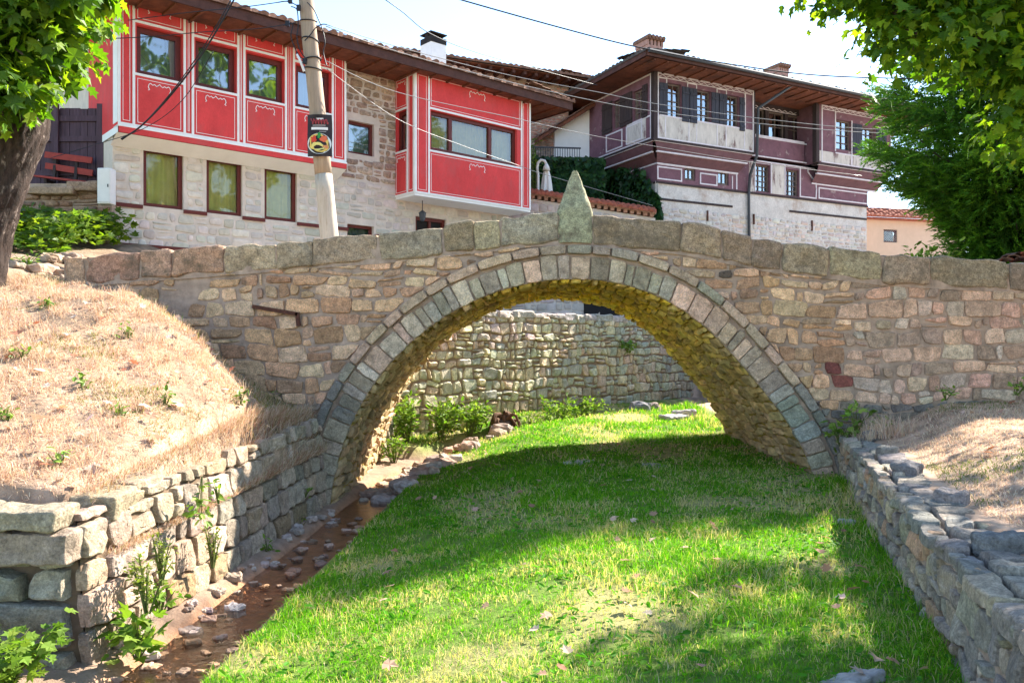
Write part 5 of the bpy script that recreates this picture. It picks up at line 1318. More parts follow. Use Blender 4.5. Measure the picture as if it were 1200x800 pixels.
mb2 = mb.build('tile_shelf', M['mortar'], None); tag(mb2, 'low plastered ledge carrying the heap of roof tiles', 'ledge'); 
# ------------------------------------------------------------------ vegetation
RS = np.random.default_rng(42)
def pal(n, cols, var=.18):
    c = np.array(cols)[RS.integers(0, len(cols), n)]; return c*(1+RS.uniform(-var, var, (n, 1)))*(1+RS.uniform(-.06, .06, (n, 3)))
def clump_leaves(centers, radii, per, size, up=.6, flat=.8):
    """leaf positions/normals around clump centres; returns pos, normal"""
    P = []; Nn = []
    for c, r in zip(centers, radii):
        k = max(3, int(per*RS.uniform(.7, 1.3))); d = RS.normal(size=(k, 3)); d /= np.linalg.norm(d, axis=1, keepdims=True)
        rad_ = r*RS.uniform(.25, 1, (k, 1))**.6; q = d*rad_; q[:, 2] *= flat
        P.append(c+q); Nn.append(d*.7+np.array([0, 0, up])+RS.normal(size=(k, 3))*.35)
    return np.concatenate(P), np.concatenate(Nn)
LEAFG = [(.065, .15, .010), (.10, .21, .012), (.15, .27, .015), (.05, .12, .010), (.22, .33, .02)]
def bark_tube(mb, tp, rr, seed):
    P = []; R = []
    for i in range(len(tp)-1):
        for j in range(5): t = j/5; P.append(tp[i].lerp(tp[i+1], t)); R.append(rr[i]+(rr[i+1]-rr[i])*t)
    P.append(tp[-1]); R.append(rr[-1]); rows = []; n = 72
    for p, r in zip(P, R):
        row = []
        for k in range(n):
            a = 2*math.pi*k/n; c, s = math.cos(a), math.sin(a)
            big = mnoise.noise(Vector((c*1.3+seed, s*1.3, p.z*.8))); rid = 1-2*abs(mnoise.noise(Vector((c*6+seed, s*6, p.z*2.2)))); fine = mnoise.noise(Vector((c*15, s*15+seed, p.z*8)))
            q = r*(1+.22*big)+.035*rid+.016*fine; row.append(p+Vector((c*q, s*q, 0)))
        rows.append(row)
    mb.grid(rows, closed=True)
def maple(name, label, trunk_pts, trunk_r, limbs, lobes, per_area, leaf, cols=LEAFG, group=None):
    T = empty(name, tuple(trunk_pts[0]), label, 'tree', group)
    mb = MB(); tp = spline(trunk_pts, 5); n = len(tp); rr = [trunk_r[0]+(trunk_r[1]-trunk_r[0])*(i/(n-1))**.8 for i in range(n)]; rr[0] *= 1.35; rr[1] *= 1.15
    bark_tube(mb, tp, rr, trunk_pts[0][0]); mb.build('trunk', M['bark'], T, True)
    for a in limbs:
        mb = MB(); p = spline(a[:-1], 5); r0 = a[-1]; mb.tube(p, [r0*(1-.8*i/(len(p)-1)) for i in range(len(p))], 9, rough=.2); mb.build('limb', M['bark_dark'], T, True)
    C = []; Rr = []
    tw = MB()
    for (c, r, k) in lobes:
        c = np.array(c); r = np.array(r)
        d = RS.normal(size=(k, 3)); d /= np.linalg.norm(d, axis=1, keepdims=True); q = c+d*r*RS.uniform(.35, 1, (k, 1))**.5
        C.append(q); Rr.append(RS.uniform(.22, .5, k))
        for x in q[::3]: 
            m = c+(x-c)*.35; tw.tube([m, (m+x)/2+RS.normal(size=3)*.08, x], [.018, .011, .005], 4, cap=False)
    tag(tw.build('twigs', M['bark_dark'], T), kind='stuff')
    C = np.concatenate(C); Rr = np.concatenate(Rr)
    P, Nn = clump_leaves(C, Rr, per_area, leaf)
    sz = leaf*RS.uniform(.45, 1.25, len(P))
    spin = RS.normal(size=P.shape); spin[:, 2] -= 1.2
    inst_mesh('crown', MAPLE_V, MAPLE_F, P, rots(Nn, RS, spin), sz, pal(len(P), cols), M['leaf'], T)
    return T
# big maple at the left edge (trunk base on the bank)
tb = (-6.88, 10.3, gz(-6.88, 10.3)-.15)
maple('maple_tree', 'large maple with thick mottled trunk at the top of the dry grass bank', [tb, (-6.74, 10.3, 3.1), (-6.42, 10.3, 3.9), (-6.2, 10.35, 4.6), (-6.5, 10.4, 5.6), (-6.9, 10.5, 7.2), (-7, 10.5, 8.6)], (.41, .18),
      [[(-6.3, 10.3, 4.2), (-7.0, 9.9, 5.0), (-7.9, 9.6, 5.9), .17], [(-6.3, 10.35, 4.7), (-5.9, 10.0, 5.4), (-5.4, 9.8, 6.2), .11], [(-6.5, 10.4, 5.5), (-7.3, 11, 6.5), (-8.5, 11.4, 7.2), .12], [(-6.4, 10.3, 5.2), (-6.0, 9.6, 5.3), (-5.5, 9.2, 5.0), .05]],
      [((-6.9, 10.1, 6.6), (1.9, 1.6, 1.9), 230), ((-5.7, 9.6, 5.75), (.62, .8, .75), 60), ((-6.5, 9.6, 5.2), (.75, .7, .6), 60), ((-5.35, 9.5, 6.35), (.55, .7, .7), 40), ((-5.95, 9.45, 4.75), (.42, .4, .36), 22), ((-7.2, 9.5, 4.9), (.6, .5, .55), 40), ((-7.6, 10.6, 8.4), (2.2, 2.2, 1.6), 90)], 26, .19)
# maple whose trunk stands outside the picture on the right, its boughs hang in at the top right
maple('maple_tree', 'leafy bough of a maple hanging in from the top right in front of the spruce', [(9.6, 8.0, gz(9.6, 8)-.1), (9.5, 8.0, 2.5), (9.2, 8.0, 4.2), (8.9, 8.0, 6.2), (8.8, 8.0, 8.5)], (.34, .16),
      [[(9.2, 8.0, 4.4), (7.6, 7.4, 5.2), (5.8, 6.9, 5.4), (4.2, 6.6, 5.1), .13], [(9.1, 8, 5.0), (8.0, 8.6, 6.0), (6.6, 9.0, 6.6), .10], [(9.2, 8, 4.0), (10.2, 9.4, 5.4), (11, 10.6, 6.2), .12]],
      [((4.65, 6.8, 4.75), (.85, .6, .45), 85), ((3.95, 6.7, 4.95), (.75, .6, .38), 62), ((3.25, 6.6, 4.55), (.28, .35, .28), 22), ((2.72, 6.5, 4.62), (.22, .3, .06), 6), ((5.3, 7.0, 4.7), (.6, .7, .45), 50), ((3.15, 6.6, 4.25), (.2, .3, .18), 10), ((2.6, 6.5, 4.72), (.35, .3, .07), 12), ((3.85, 6.7, 4.2), (.3, .4, .18), 13), ((4.25, 6.7, 4.05), (.32, .4, .2), 15), ((4.9, 6.8, 4.25), (.5, .4, .22), 24), ((4.6, 6.8, 3.85), (.45, .4, .2), 20), ((4.35, 6.9, 3.6), (.2, .3, .12), 6), ((5.2, 7.0, 3.95), (.45, .5, .3), 30), ((3.8, 6.7, 5.5), (.8, .6, .3), 40),
       ((8.2, 9.5, 5.6), (1.6, 1.9, 1.4), 130), ((9.3, 8.0, 7.6), (2.4, 2.4, 2.0), 120), ((9.4, 11.0, 5.6), (1.3, 1.3, 1.2), 22)], 42, .098)

# tall trees on the far side of the lawn to the right: seen as the green reflections in the house windows
for (x, y, h, lab) in ((17.5, 6.0, 21, 'tall broad tree beyond the right bank that the red windows reflect'), (22, .5, 24, 'second tall tree beyond the right bank, farther from the bridge'), (14.5, -4.5, 12, 'broad tree on the right bank behind the camera')):
    maple('broad_tree', lab, [(x, y, gz(x, y)-.1), (x+.1, y, 3), (x, y, h*.45), (x, y, h*.7)], (.4, .15), [[(x, y, 4), (x-1.5, y+.5, 6), (x-2.5, y+.8, 7.5), .12]], [((x, y, h*.62), (3.4, 3.4, h*.36), 210)], 16, .42)
# ---------------------------------------------------------------- spruce
def spruce():
    bx, by = 11.0, 17.6; bz = gz(bx, by); H = 10.8; rg = random.Random(77)
    T = empty('spruce_tree', (bx, by, bz), 'dark spruce with drooping branches behind the right end of the bridge', 'tree')
    mb = MB(); mb.tube([(bx, by, bz-.2), (bx, by, bz+3), (bx+.1, by, bz+H)], [.28, .2, .03], 12, rough=.2); mb.build('trunk', M['bark_dark'], T, True)
    P = []; Dd = []; br = MB(); S = []
    z = bz+.55
    while z < bz+H-.2:
        t = (z-bz)/H; R = 3.2*min(1, (1-t)*1.55)**.8*(.36+.64*float(smooth((t-.13)/.33)))
        k = max(5, int(9*(1-t)+4)); a0 = rg.uniform(0, 6)
        for i in range(k):
            a = a0+2*math.pi*i/k+rg.uniform(-.25, .25); Lb = R*rg.uniform(.75, 1.12); dv = Vector((math.cos(a), math.sin(a), 0)); pd = Vector((-dv.y, dv.x, 0))
            path = []
            for j in range(11):
                s = j/10; path.append(Vector((bx, by, z))+dv*Lb*s+Vector((0, 0, -.34*Lb*math.sin(s*math.pi*.62)+.20*Lb*s**3)))
            br.tube(path, [.035*(1-.85*j/10)+.004 for j in range(11)], 5, cap=False)
            m = int(Lb*48)
            for q in range(m):
                s = rg.uniform(.12, 1)**.75; idx = min(9, int(s*10)); f_ = s*10-idx; p = path[idx].lerp(path[idx+1], f_); tg = (path[idx+1]-path[idx]).normalized()
                side = rg.choice((-1, 1)); wl = Lb*.30*(1-s*.65)+.12; e = rg.uniform(0, 1)
                off = pd*side*wl*e+tg*wl*.45*e+Vector((0, 0, -.16*e-.10*e*e*rg.random()))
                P.append(p+off); dirv = (tg*rg.uniform(.5, 1)+pd*side*rg.uniform(.3, .9)*(1-.4*s)+Vector((0, 0, rg.uniform(-.75, .05)))).normalized(); Dd.append(dirv); S.append(rg.uniform(.8, 1.25)*(.75+.25*(1-t)))
        z += rg.uniform(.24, .32)
    br.build('branches', M['bark_dark'], T, True)
    tv = []; tf = []
    for i in range(20):
        s = .02+.95*i/19; a = i*2.4; r = .19*(1-.5*s); w = .030
        d = np.array([math.cos(a)*r, s+.20, math.sin(a)*r*.7]); b0 = np.array([0, s, 0]); x = np.cross(d-b0, [math.sin(a+1), .3, math.cos(a+1)]); x = x/np.linalg.norm(x)*w
        k = len(tv); tv += [b0-x, b0+x, d]; tf.append((k, k+1, k+2))
    P = np.array([tuple(p) for p in P]); Dd = np.array([tuple(p) for p in Dd]); nz = np.cross(Dd, np.cross(np.array([[0, 0, 1.]]), Dd))+RS.normal(size=Dd.shape)*.25
    c = pal(len(P), [(.055, .16, .010), (.08, .21, .012), (.12, .27, .016), (.04, .11, .010)])
    rr = np.hypot(P[:, 0]-bx, P[:, 1]-by)
    inst_mesh('crown', tv, tf, P, rots(nz, RS, Dd), .44*np.array(S), c, M['needle'], T)
spruce()

# ---------------------------------------------------------------- generic leafy plants
def plant(name, label, cat, x, y, z, h, r, n, leaf, cols, tv=OVAL_V, tf=OVAL_F, m='ivy', stems=5, group=None, lean=(0, 0)):
    T = empty(name, (x, y, z), label, cat, group); mb = MB(); tips = []
    for i in range(stems):
        a = RS.uniform(0, 6.28); q = r*RS.uniform(.2, .9); e = np.array([x+q*math.cos(a)+lean[0], y+q*math.sin(a)+lean[1], z+h*RS.uniform(.6, 1)]); b = np.array([x+.1*q*math.cos(a), y+.1*q*math.sin(a), z-.03]); mid = (b+e)/2+np.array([0, 0, h*.12]); tips.append((b, mid, e))
        mb.tube([b, mid, e], [.006+.006*h, .005+.004*h, .002], 4, cap=False)
    mb.build('stems', mat_stem, T)
    k = RS.integers(0, stems, n); s = RS.uniform(.15, 1, n)**.7
    B = np.array([t[0] for t in tips])[k]; Mi = np.array([t[1] for t in tips])[k]; E = np.array([t[2] for t in tips])[k]
    p = ((1-s)**2)[:, None]*B+(2*s*(1-s))[:, None]*Mi+(s*s)[:, None]*E+RS.normal(size=(n, 3))*leaf*.5
    nn = np.array([0, 0, 1.])+RS.normal(size=(n, 3))*.55; sp = (p-np.array([x, y, z+h*.3])); sp += RS.normal(size=sp.shape)*.15
    inst_mesh('leaves', tv, tf, p, rots(nn, RS, sp), leaf*RS.uniform(.6, 1.3, n), pal(n, cols), M[m], T); return T
mat_stem = mat('plant_stem', (.10, .12, .03), .7, .2, 5., 0)
BRIGHT = [(.14, .24, .025), (.19, .30, .04), (.10, .19, .022), (.25, .34, .07)]
# shrubs and tall weeds along the back wall
def backpt(px, py, d): return at(px, py, d)
for i, (px, d, h, r, n, lf, lab) in enumerate([
    (478, 16.2, .95, .55, 420, .12, 'pale green bush at the back wall foot beside the left pier'),
    (516, 16.5, .85, .6, 460, .12, 'wide light green bush with feathery leaves, left of the root stump'),
    (549, 16.9, .75, .45, 320, .11, 'light green bush touching the left side of the brown root stump'),
    (622, 18.0, .85, .45, 330, .10, 'bushy pale weed just right of the brown root stump'),
    (655, 18.9, .75, .5, 320, .10, 'spreading pale weed below the middle of the back wall'),
    (690, 19.8, .5, .45, 240, .09, 'low weed at the wall foot, left of the small weed by the boulders'),
    (726, 20.3, .5, .4, 220, .09, 'small leafy weed standing left of the grey boulders'),
    (812, 22.2, .45, .6, 260, .10, 'tuft of green weed right of the pale boulder'),
    (836, 23.0, .9, .45, 300, .09, 'reddish twiggy bush at the back wall beside the right pier'),
    (462, 14.9, .5, .35, 200, .09, 'dark low weed in the rubble by the left pier'),
    (600, 17.6, .6, .35, 220, .10, 'green weed growing in front of the brown root stump'),
    (560, 17.2, .6, .4, 240, .1, 'pale weed between the touching bush and the root stump'), (640, 18.5, .6, .45, 260, .1, 'pale green weed between the bushy and the spreading weeds'), (672, 19.3, .55, .45, 240, .09, 'fine leaved weed right of the spreading weed'), (708, 20.0, .5, .4, 220, .09, 'low fern like weed under the middle right of the back wall'), (770, 21.2, .4, .45, 220, .09, 'low green weed behind the brown and dark boulders')]):
    x = (px-600)/FPX*d; cols = BRIGHT if i != 8 else [(.20, .10, .04), (.16, .12, .03), (.24, .16, .05)]
    plant('leafy_weed', lab, 'weed', x, d, gz(x, d)-.02, h, r, n, lf, cols, stems=14, m='grass')
# root stump
def stump():
    c = at(588, 500, 17.4); T = empty('root_stump', (c.x, c.y, gz(c.x, c.y)), 'brown tangled root stump among the weeds at the foot of the back wall', 'stump'); rg = random.Random(3); mb = MB(); z0 = gz(c.x, c.y)
    for i in range(46):
        a = rg.uniform(0, 6.28); r = rg.uniform(.1, .42); p0 = Vector((c.x+.1*math.cos(a), c.y+.1*math.sin(a), z0+rg.uniform(.4, .75))); p1 = Vector((c.x+r*math.cos(a), c.y+r*math.sin(a)*.7, z0+rg.uniform(.2, .7))); p2 = Vector((c.x+r*1.2*math.cos(a+.4), c.y+r*math.sin(a+.4), z0+rg.uniform(-.1, .3)))
        mb.tube(spline([p0, p1, p2], 4), [.05, .045, .04, .035, .03, .025, .02, .015, .01], 6, cap=False, rough=.3)
    mb.build('roots', mat('root_brown', (.13, .065, .035), .9, .3, 6., .5, 25., .01), T, True)
    mb = MB(); block(mb, lambda x, y, z: Vector((c.x+x, c.y+y, z0+.35+z)), (.45, .35, .6), .08, .12, .06, 4); mb.build('stump_core', M['bark_dark'], T, True)
stump()
# plants on the stonework
for i, (p, h, r, n, lf, cols, tv, tf, lab) in enumerate([
    (at(735, 412, 21.6)+Vector((0, -.12, 0)), .25, .22, 80, .10, BRIGHT, IVY_V, IVY_F, 'small bright green plant growing out of the middle of the back wall'),
    (at(790, 408, 23.2)+Vector((0, -.12, 0)), .12, .12, 24, .08, BRIGHT, IVY_V, IVY_F, 'tiny sprig high on the back wall near the right side of the arch'),
    (at(985, 520, 10.7), .30, .22, 34, .13, BRIGHT, MAPLE_V, MAPLE_F, 'bright maple seedling at the foot of the arch ring where the rubble wall begins'),
    (at(1003, 505, 10.6), .35, .2, 26, .11, BRIGHT, MAPLE_V, MAPLE_F, 'taller seedling on the end of the rubble wall against the bridge'),
    (at(1035, 505, 10.5), .12, .2, 50, .06, BRIGHT, OVAL_V, OVAL_F, 'low green weed on top of the rubble wall near the bridge'),
    (at(1108, 466, 10.6), .15, .2, 50, .06, BRIGHT, OVAL_V, OVAL_F, 'small weed at the wall foot on the right bank'),
    (at(1190, 460, 10.6), .2, .3, 70, .07, BRIGHT, OVAL_V, OVAL_F, 'weed patch at the right edge where the bank meets the bridge')]):
    plant('small_plant', lab, 'plant', p.x, p.y, p.z, h, r, n, lf, cols, tv, tf, stems=6)
# vines and weeds hanging on the left retaining wall
def wall_pt(px, py):
    x = -2.66; d = x*FPX/(px-600); return at(px, py, d)+Vector((.10, 0, 0))
for i, (px, py, h, r, n, lf, mode, lab) in enumerate([
    (217, 585, .42, .07, 34, .085, -1, 'narrow vine hanging down the upper middle of the left retaining wall'),
    (170, 668, .40, .10, 160, .035, 1, 'fine pale weed climbing the left retaining wall, nearest to its corner'),
    (233, 650, .34, .09, 110, .035, 1, 'fine pale weed on the lower face of the left retaining wall'),
    (152, 700, .40, .20, 260, .04, 1, 'yellowish bushy weed low on the left retaining wall'),
    (140, 752, .25, .25, 60, .11, 1, 'broad leaved plant at the foot of the left retaining wall'),
    (168, 705, .2, .14, 50, .07, 1, 'bright green leafy weed halfway up the near end of the left wall'),
    (240, 575, .16, .08, 26, .06, 1, 'yellow green sprig in an upper joint of the left wall'),
    (300, 640, .12, .12, 34, .055, 1, 'green sprig at the stream edge under the left wall'),
    (338, 612, .10, .1, 26, .055, 1, 'small green tuft low on the shaded part of the left wall'),
    (346, 572, .08, .08, 20, .05, 1, 'tiny weed high on the shaded part of the left wall')]):
    p = wall_pt(px, py)
    if mode < 0: plant('hanging_vine', lab, 'vine', p.x+.04, p.y, p.z+.22, -h, r, n, lf, BRIGHT, stems=3)
    else: plant('wall_weed', lab, 'weed', p.x+.02, p.y, p.z-.08, h, r, n, lf, [(.20, .25, .05), (.26, .27, .07), (.15, .20, .04)] if lf < .05 else BRIGHT, MAPLE_V if lf > .1 else OVAL_V, MAPLE_F if lf > .1 else OVAL_F, stems=8, m='grass')
# weeds on the dry bank
k = 0
for px, py, r, lab in [(150, 396, .15, 'broad leaved green weed high on the dry bank'), (27, 420, .12, 'green weed on the dry bank near the left edge, level with the iron cramp'), (68, 546, .14, 'green weed near the lower edge of the dry bank above the cap blocks'), (282, 470, .12, 'pale green weed on the dry bank close to its right brow'), (142, 490, .11, 'small weed in the middle of the dry bank'), (8, 492, .14, 'pale weed at the left edge of the picture on the dry bank'), (95, 455, .08, 'tiny sprig on the dry bank'), (52, 362, .1, 'small weed below the maple trunk'), (193, 474, .1, 'sprig on the dry bank right of the middle weed'), (322, 470, .14, 'dark green tuft where the dry bank meets the bridge')]:
    # march the pixel ray to the ground
    d = 3.
    while d < 14:
        p = at(px, py, d)
        if p.z < gz(p.x, p.y): break
        d += .03
    plant('bank_weed', lab, 'weed', p.x, p.y, gz(p.x, p.y), .11, r*.75, 22, .065, BRIGHT, stems=6)
# green plants low in the left corner and the lush patch left of the house
for (x, y, h, r, n, lf, lab) in [(-3.05, 4.75, .5, .42, 330, .10, 'light green nettle like plants in the lower left corner'), (-3.75, 5.0, .5, .4, 220, .1, 'tuft of green weed at the left edge under the wall corner')]:
    plant('corner_weed', lab, 'weed', x, y, gz(x, y)-.02, h, r, n*2, lf*.75, [(.16, .26, .035), (.22, .32, .05), (.13, .22, .03)], MAPLE_V, MAPLE_F, stems=22, m='grass')
def patch():
    n = 2600; x = RS.uniform(-10.2, -7.75, n); y = RS.uniform(14.0, 16.95, n); z = ground_z(x, y)+RS.uniform(.02, .55, n)*smooth((y-13.8)/1.2)+.25*fnoise(x, y, 1.4, 4)
    p = np.stack([x, y, z], 1); nn = np.array([0, -.3, 1.])+RS.normal(size=(n, 3))*.4
    tag(inst_mesh('ground_cover_patch', MAPLE_V, MAPLE_F, p, rots(nn, RS), RS.uniform(.08, .19, n), pal(n, [(.10, .18, .016), (.14, .23, .02), (.07, .14, .016), (.17, .25, .03), (.09, .16, .03)]), M['leaf']), 'lush green leafy patch on the slope left of the red house', 'ground cover', None, 'stuff')
patch()
# ivy on the terrace and on the purple house
def ivy():
    P = []; Nn = []
    F = Frame(at(600, 0, 27.2)[:2], (1, .12)); zt = CAMZ+(HY-190)/FPX*27.6
    n = 3800; u = RS.uniform(F.ray(616, 0)[0], F.ray(705, 0)[0], n); z = RS.uniform(4.8, zt+.1, n); w = .05+.35*vnoise(u, z, 1.3, 3)*RS.uniform(.4, 1, n)
    P.append(np.array([tuple(F.pt(a, b, c)) for a, b, c in zip(u, z, w)])); Nn.append(np.tile(np.array(F.n), (n, 1)))
    LBk = L0.off(-.5); n = 4600; u = RS.uniform(.35, 5.2, n); t = RS.uniform(0, 1, n)
    top = np.clip(6.95+.28*u+.5*vnoise(u, u*0, 1.5, 9)-.15, 0, 8.2); top = np.where(u < 1.4, 6.75+1.0*smooth((u-.3)/.9), top+.25); z = 4.6+(top-4.6)*t; w = .05+.45*vnoise(u, z, 1.2, 5)*RS.uniform(.3, 1, n)
    P.append(np.array([tuple(LBk.pt(a, b, c)) for a, b, c in zip(u, z, w)])); Nn.append(np.tile(np.array(LBk.n), (n, 1)))
    RBk = R0.off(-.5); n = 500; u = .48+RS.uniform(0, 1, n)**2*.5; z = 4.6+2.1*RS.uniform(0, 1, n); m = u < .48+.45*(1-(z-4.6)/2.3); u = u[m]; z = z[m]
    P.append(np.array([tuple(RBk.pt(a, b, .06)) for a, b in zip(u, z)])); Nn.append(np.tile(np.array(RBk.n), (len(u), 1)))
    P = np.concatenate(P); Nn = np.concatenate(Nn)+np.array([0, 0, .5])+RS.normal(size=P.shape)*.45
    sp = RS.normal(size=P.shape)*.4; sp[:, 2] -= 1
    T = empty('ivy', tuple(at(690, 250, 26.8)), 'dark green ivy covering the terrace and the corner foot of the purple house', 'ivy')
    inst_mesh('leaves', IVY_V, IVY_F, P, rots(Nn, RS, sp), RS.uniform(.12, .24, len(P)), pal(len(P), [(.018, .055, .018), (.025, .075, .02), (.035, .095, .022), (.015, .045, .02)]), M['ivy'], T)
ivy()
# light green shrub behind the parapet under the spruce
p = at(1080, 300, 16.2); plant('leafy_shrub', 'light green shrub peeping over the parapet beside the peach house', 'shrub', p.x, p.y, 2.4, 1.35, .9, 700, .13, BRIGHT, stems=22, m='grass')
p = at(625, 200, 26.6); plant('leafy_shrub', 'light green sapling beside the corner of the red bay in front of the iron railing', 'shrub', p.x, p.y, 6.2, 2.5, .35, 120, .16, BRIGHT, stems=6, m='grass')

# ---------------------------------------------------------------- grass
def blades(name, x, y, z, h, w, lean, cols, m, label, tilt=None):
    n = len(x); a = RS.uniform(0, 2*np.pi, n); dx, dy = np.cos(a), np.sin(a); lx = RS.normal(size=n)*lean; ly = RS.normal(size=n)*lean
    if tilt is not None: lx += tilt[0]; ly += tilt[1]
    b = np.stack([x, y, z-.006], 1); side = np.stack([dx, dy, dx*0], 1)*w[:, None]*.5
    mid = b+np.stack([lx*.35*h, ly*.35*h, .55*h*np.sqrt(np.clip(1-.2*(lx*lx+ly*ly), .3, 1))], 1)
    top = b+np.stack([lx*1.0*h, ly*1.0*h, h*np.clip(1-.45*np.sqrt(lx*lx+ly*ly), -.9, 1)], 1)
    v = np.stack([b-side, b+side, mid+side*.8, mid-side*.8, top], 1).reshape(-1, 3)
    t = np.array([[0, 1, 2], [0, 2, 3], [3, 2, 4]]); f = t[None]+(np.arange(n)*5)[:, None, None]
    o = np_mesh(name, v, f.reshape(-1, 3), np.repeat(cols, 3, 0), M[m]); return tag(o, label, 'grass', None, 'stuff')
def lawn():
    X = []; Y = []; Hh = []; Ww = []
    for y0, y1, dens, w in ((3.4, 5.5, 5200, .0045), (5.5, 8, 3600, .006), (8, 11.5, 2300, .008), (11.5, 15.5, 1300, .011), (15.5, 21, 800, .015)):
        xa, xb = -2.2, 6.5; n = int((xb-xa)*(y1-y0)*dens); x = RS.uniform(xa, xb, n); y = RS.uniform(y0, y1, n)
        d, s = stream_dist(x, y); edge = .38+.26*fnoise(x, y, 1.7, 41)
        ok = (d > edge) & ~((s < 0) & (y < 15.4)) & (x < np.minimum(xr(np.minimum(y, 11))-.02, 7.)) & (y < backy(x)-.1) & (np.abs(x) < y*.66+.3)
        ok &= ~((y > 10.9) & (y < 15.4) & ((x > 4.1) | (x < -2.3)))
        # bare patches
        bare = fnoise(x, y, 1.1, 21); thin = np.clip((bare-.5)/.22, 0, 1); ok &= RS.uniform(0, 1, n) > np.maximum(thin*.85, .75*np.clip((fnoise(x, y, 2.7, 88)-.58)/.12, 0, 1))
        x, y = x[ok], y[ok]; X.append(x); Y.append(y)
        g = fnoise(x, y, .9, 51); Hh.append(RS.uniform(.025, .07, len(x))*(1+.9*np.clip((g-.5)/.2, 0, 1))*(1+.5*(y > 14))); Ww.append(np.full(len(x), w)*RS.uniform(.7, 1.3, len(x)))
    x = np.concatenate(X); y = np.concatenate(Y); h = np.concatenate(Hh); w = np.concatenate(Ww)
    near = np.clip((x-xr(np.minimum(y, 11))+.5)/.5, 0, 1); h = h*(1+1.0*near)
    n = len(x); t = np.clip((fnoise(x, y, 1.1, 21)-.42)/.2, 0, 1)[:, None]; r = RS.uniform(0, 1, (n, 1))
    g = pal(n, [(.11, .31, .008), (.16, .40, .012), (.08, .25, .008), (.24, .45, .02)], .2); dr = pal(n, [(.60, .50, .24), (.52, .48, .16), (.68, .55, .34)], .2)
    c = np.where(r < .10+.5*t+.45*np.clip((fnoise(x, y, 3.1, 87)-.5)/.18, 0, 1)[:, None]*(y < 9.)[:, None], dr, g)
    blades('lawn_grass', x, y, ground_z(x, y), h, w, .55, c, 'grass', 'short green grass with straw coloured patches covering the stream bed')
    # broad leaved weeds in the lawn
    n = 15000; x = RS.uniform(-1.9, 5.2, n); y = RS.uniform(3.5, 16, n); d, s = stream_dist(x, y)
    g = fnoise(x, y, .9, 51); ok = (d > .62) & ~((s < 0) & (y < 15.4)) & (x < xr(np.minimum(y, 11))-.05) & (g > .40) & (np.abs(x) < y*.66+.3) & ~((y > 10.9) & (y < 15.4) & ((x > 4.05) | (x < -1.9))); x, y = x[ok], y[ok]; n = len(x)
    p = np.stack([x, y, ground_z(x, y)+RS.uniform(.01, .055, n)], 1); nn = np.array([0, 0, 1.])+RS.normal(size=(n, 3))*.38
    tag(inst_mesh('lawn_weeds', OVAL_V, OVAL_F, p, rots(nn, RS), RS.uniform(.025, .075, n), pal(n, [(.07, .24, .008), (.10, .31, .010), (.05, .19, .008), (.15, .34, .014)]), M['grass']), 'clover and other low broad leaves scattered through the lawn', 'ground cover', None, 'stuff')
lawn()
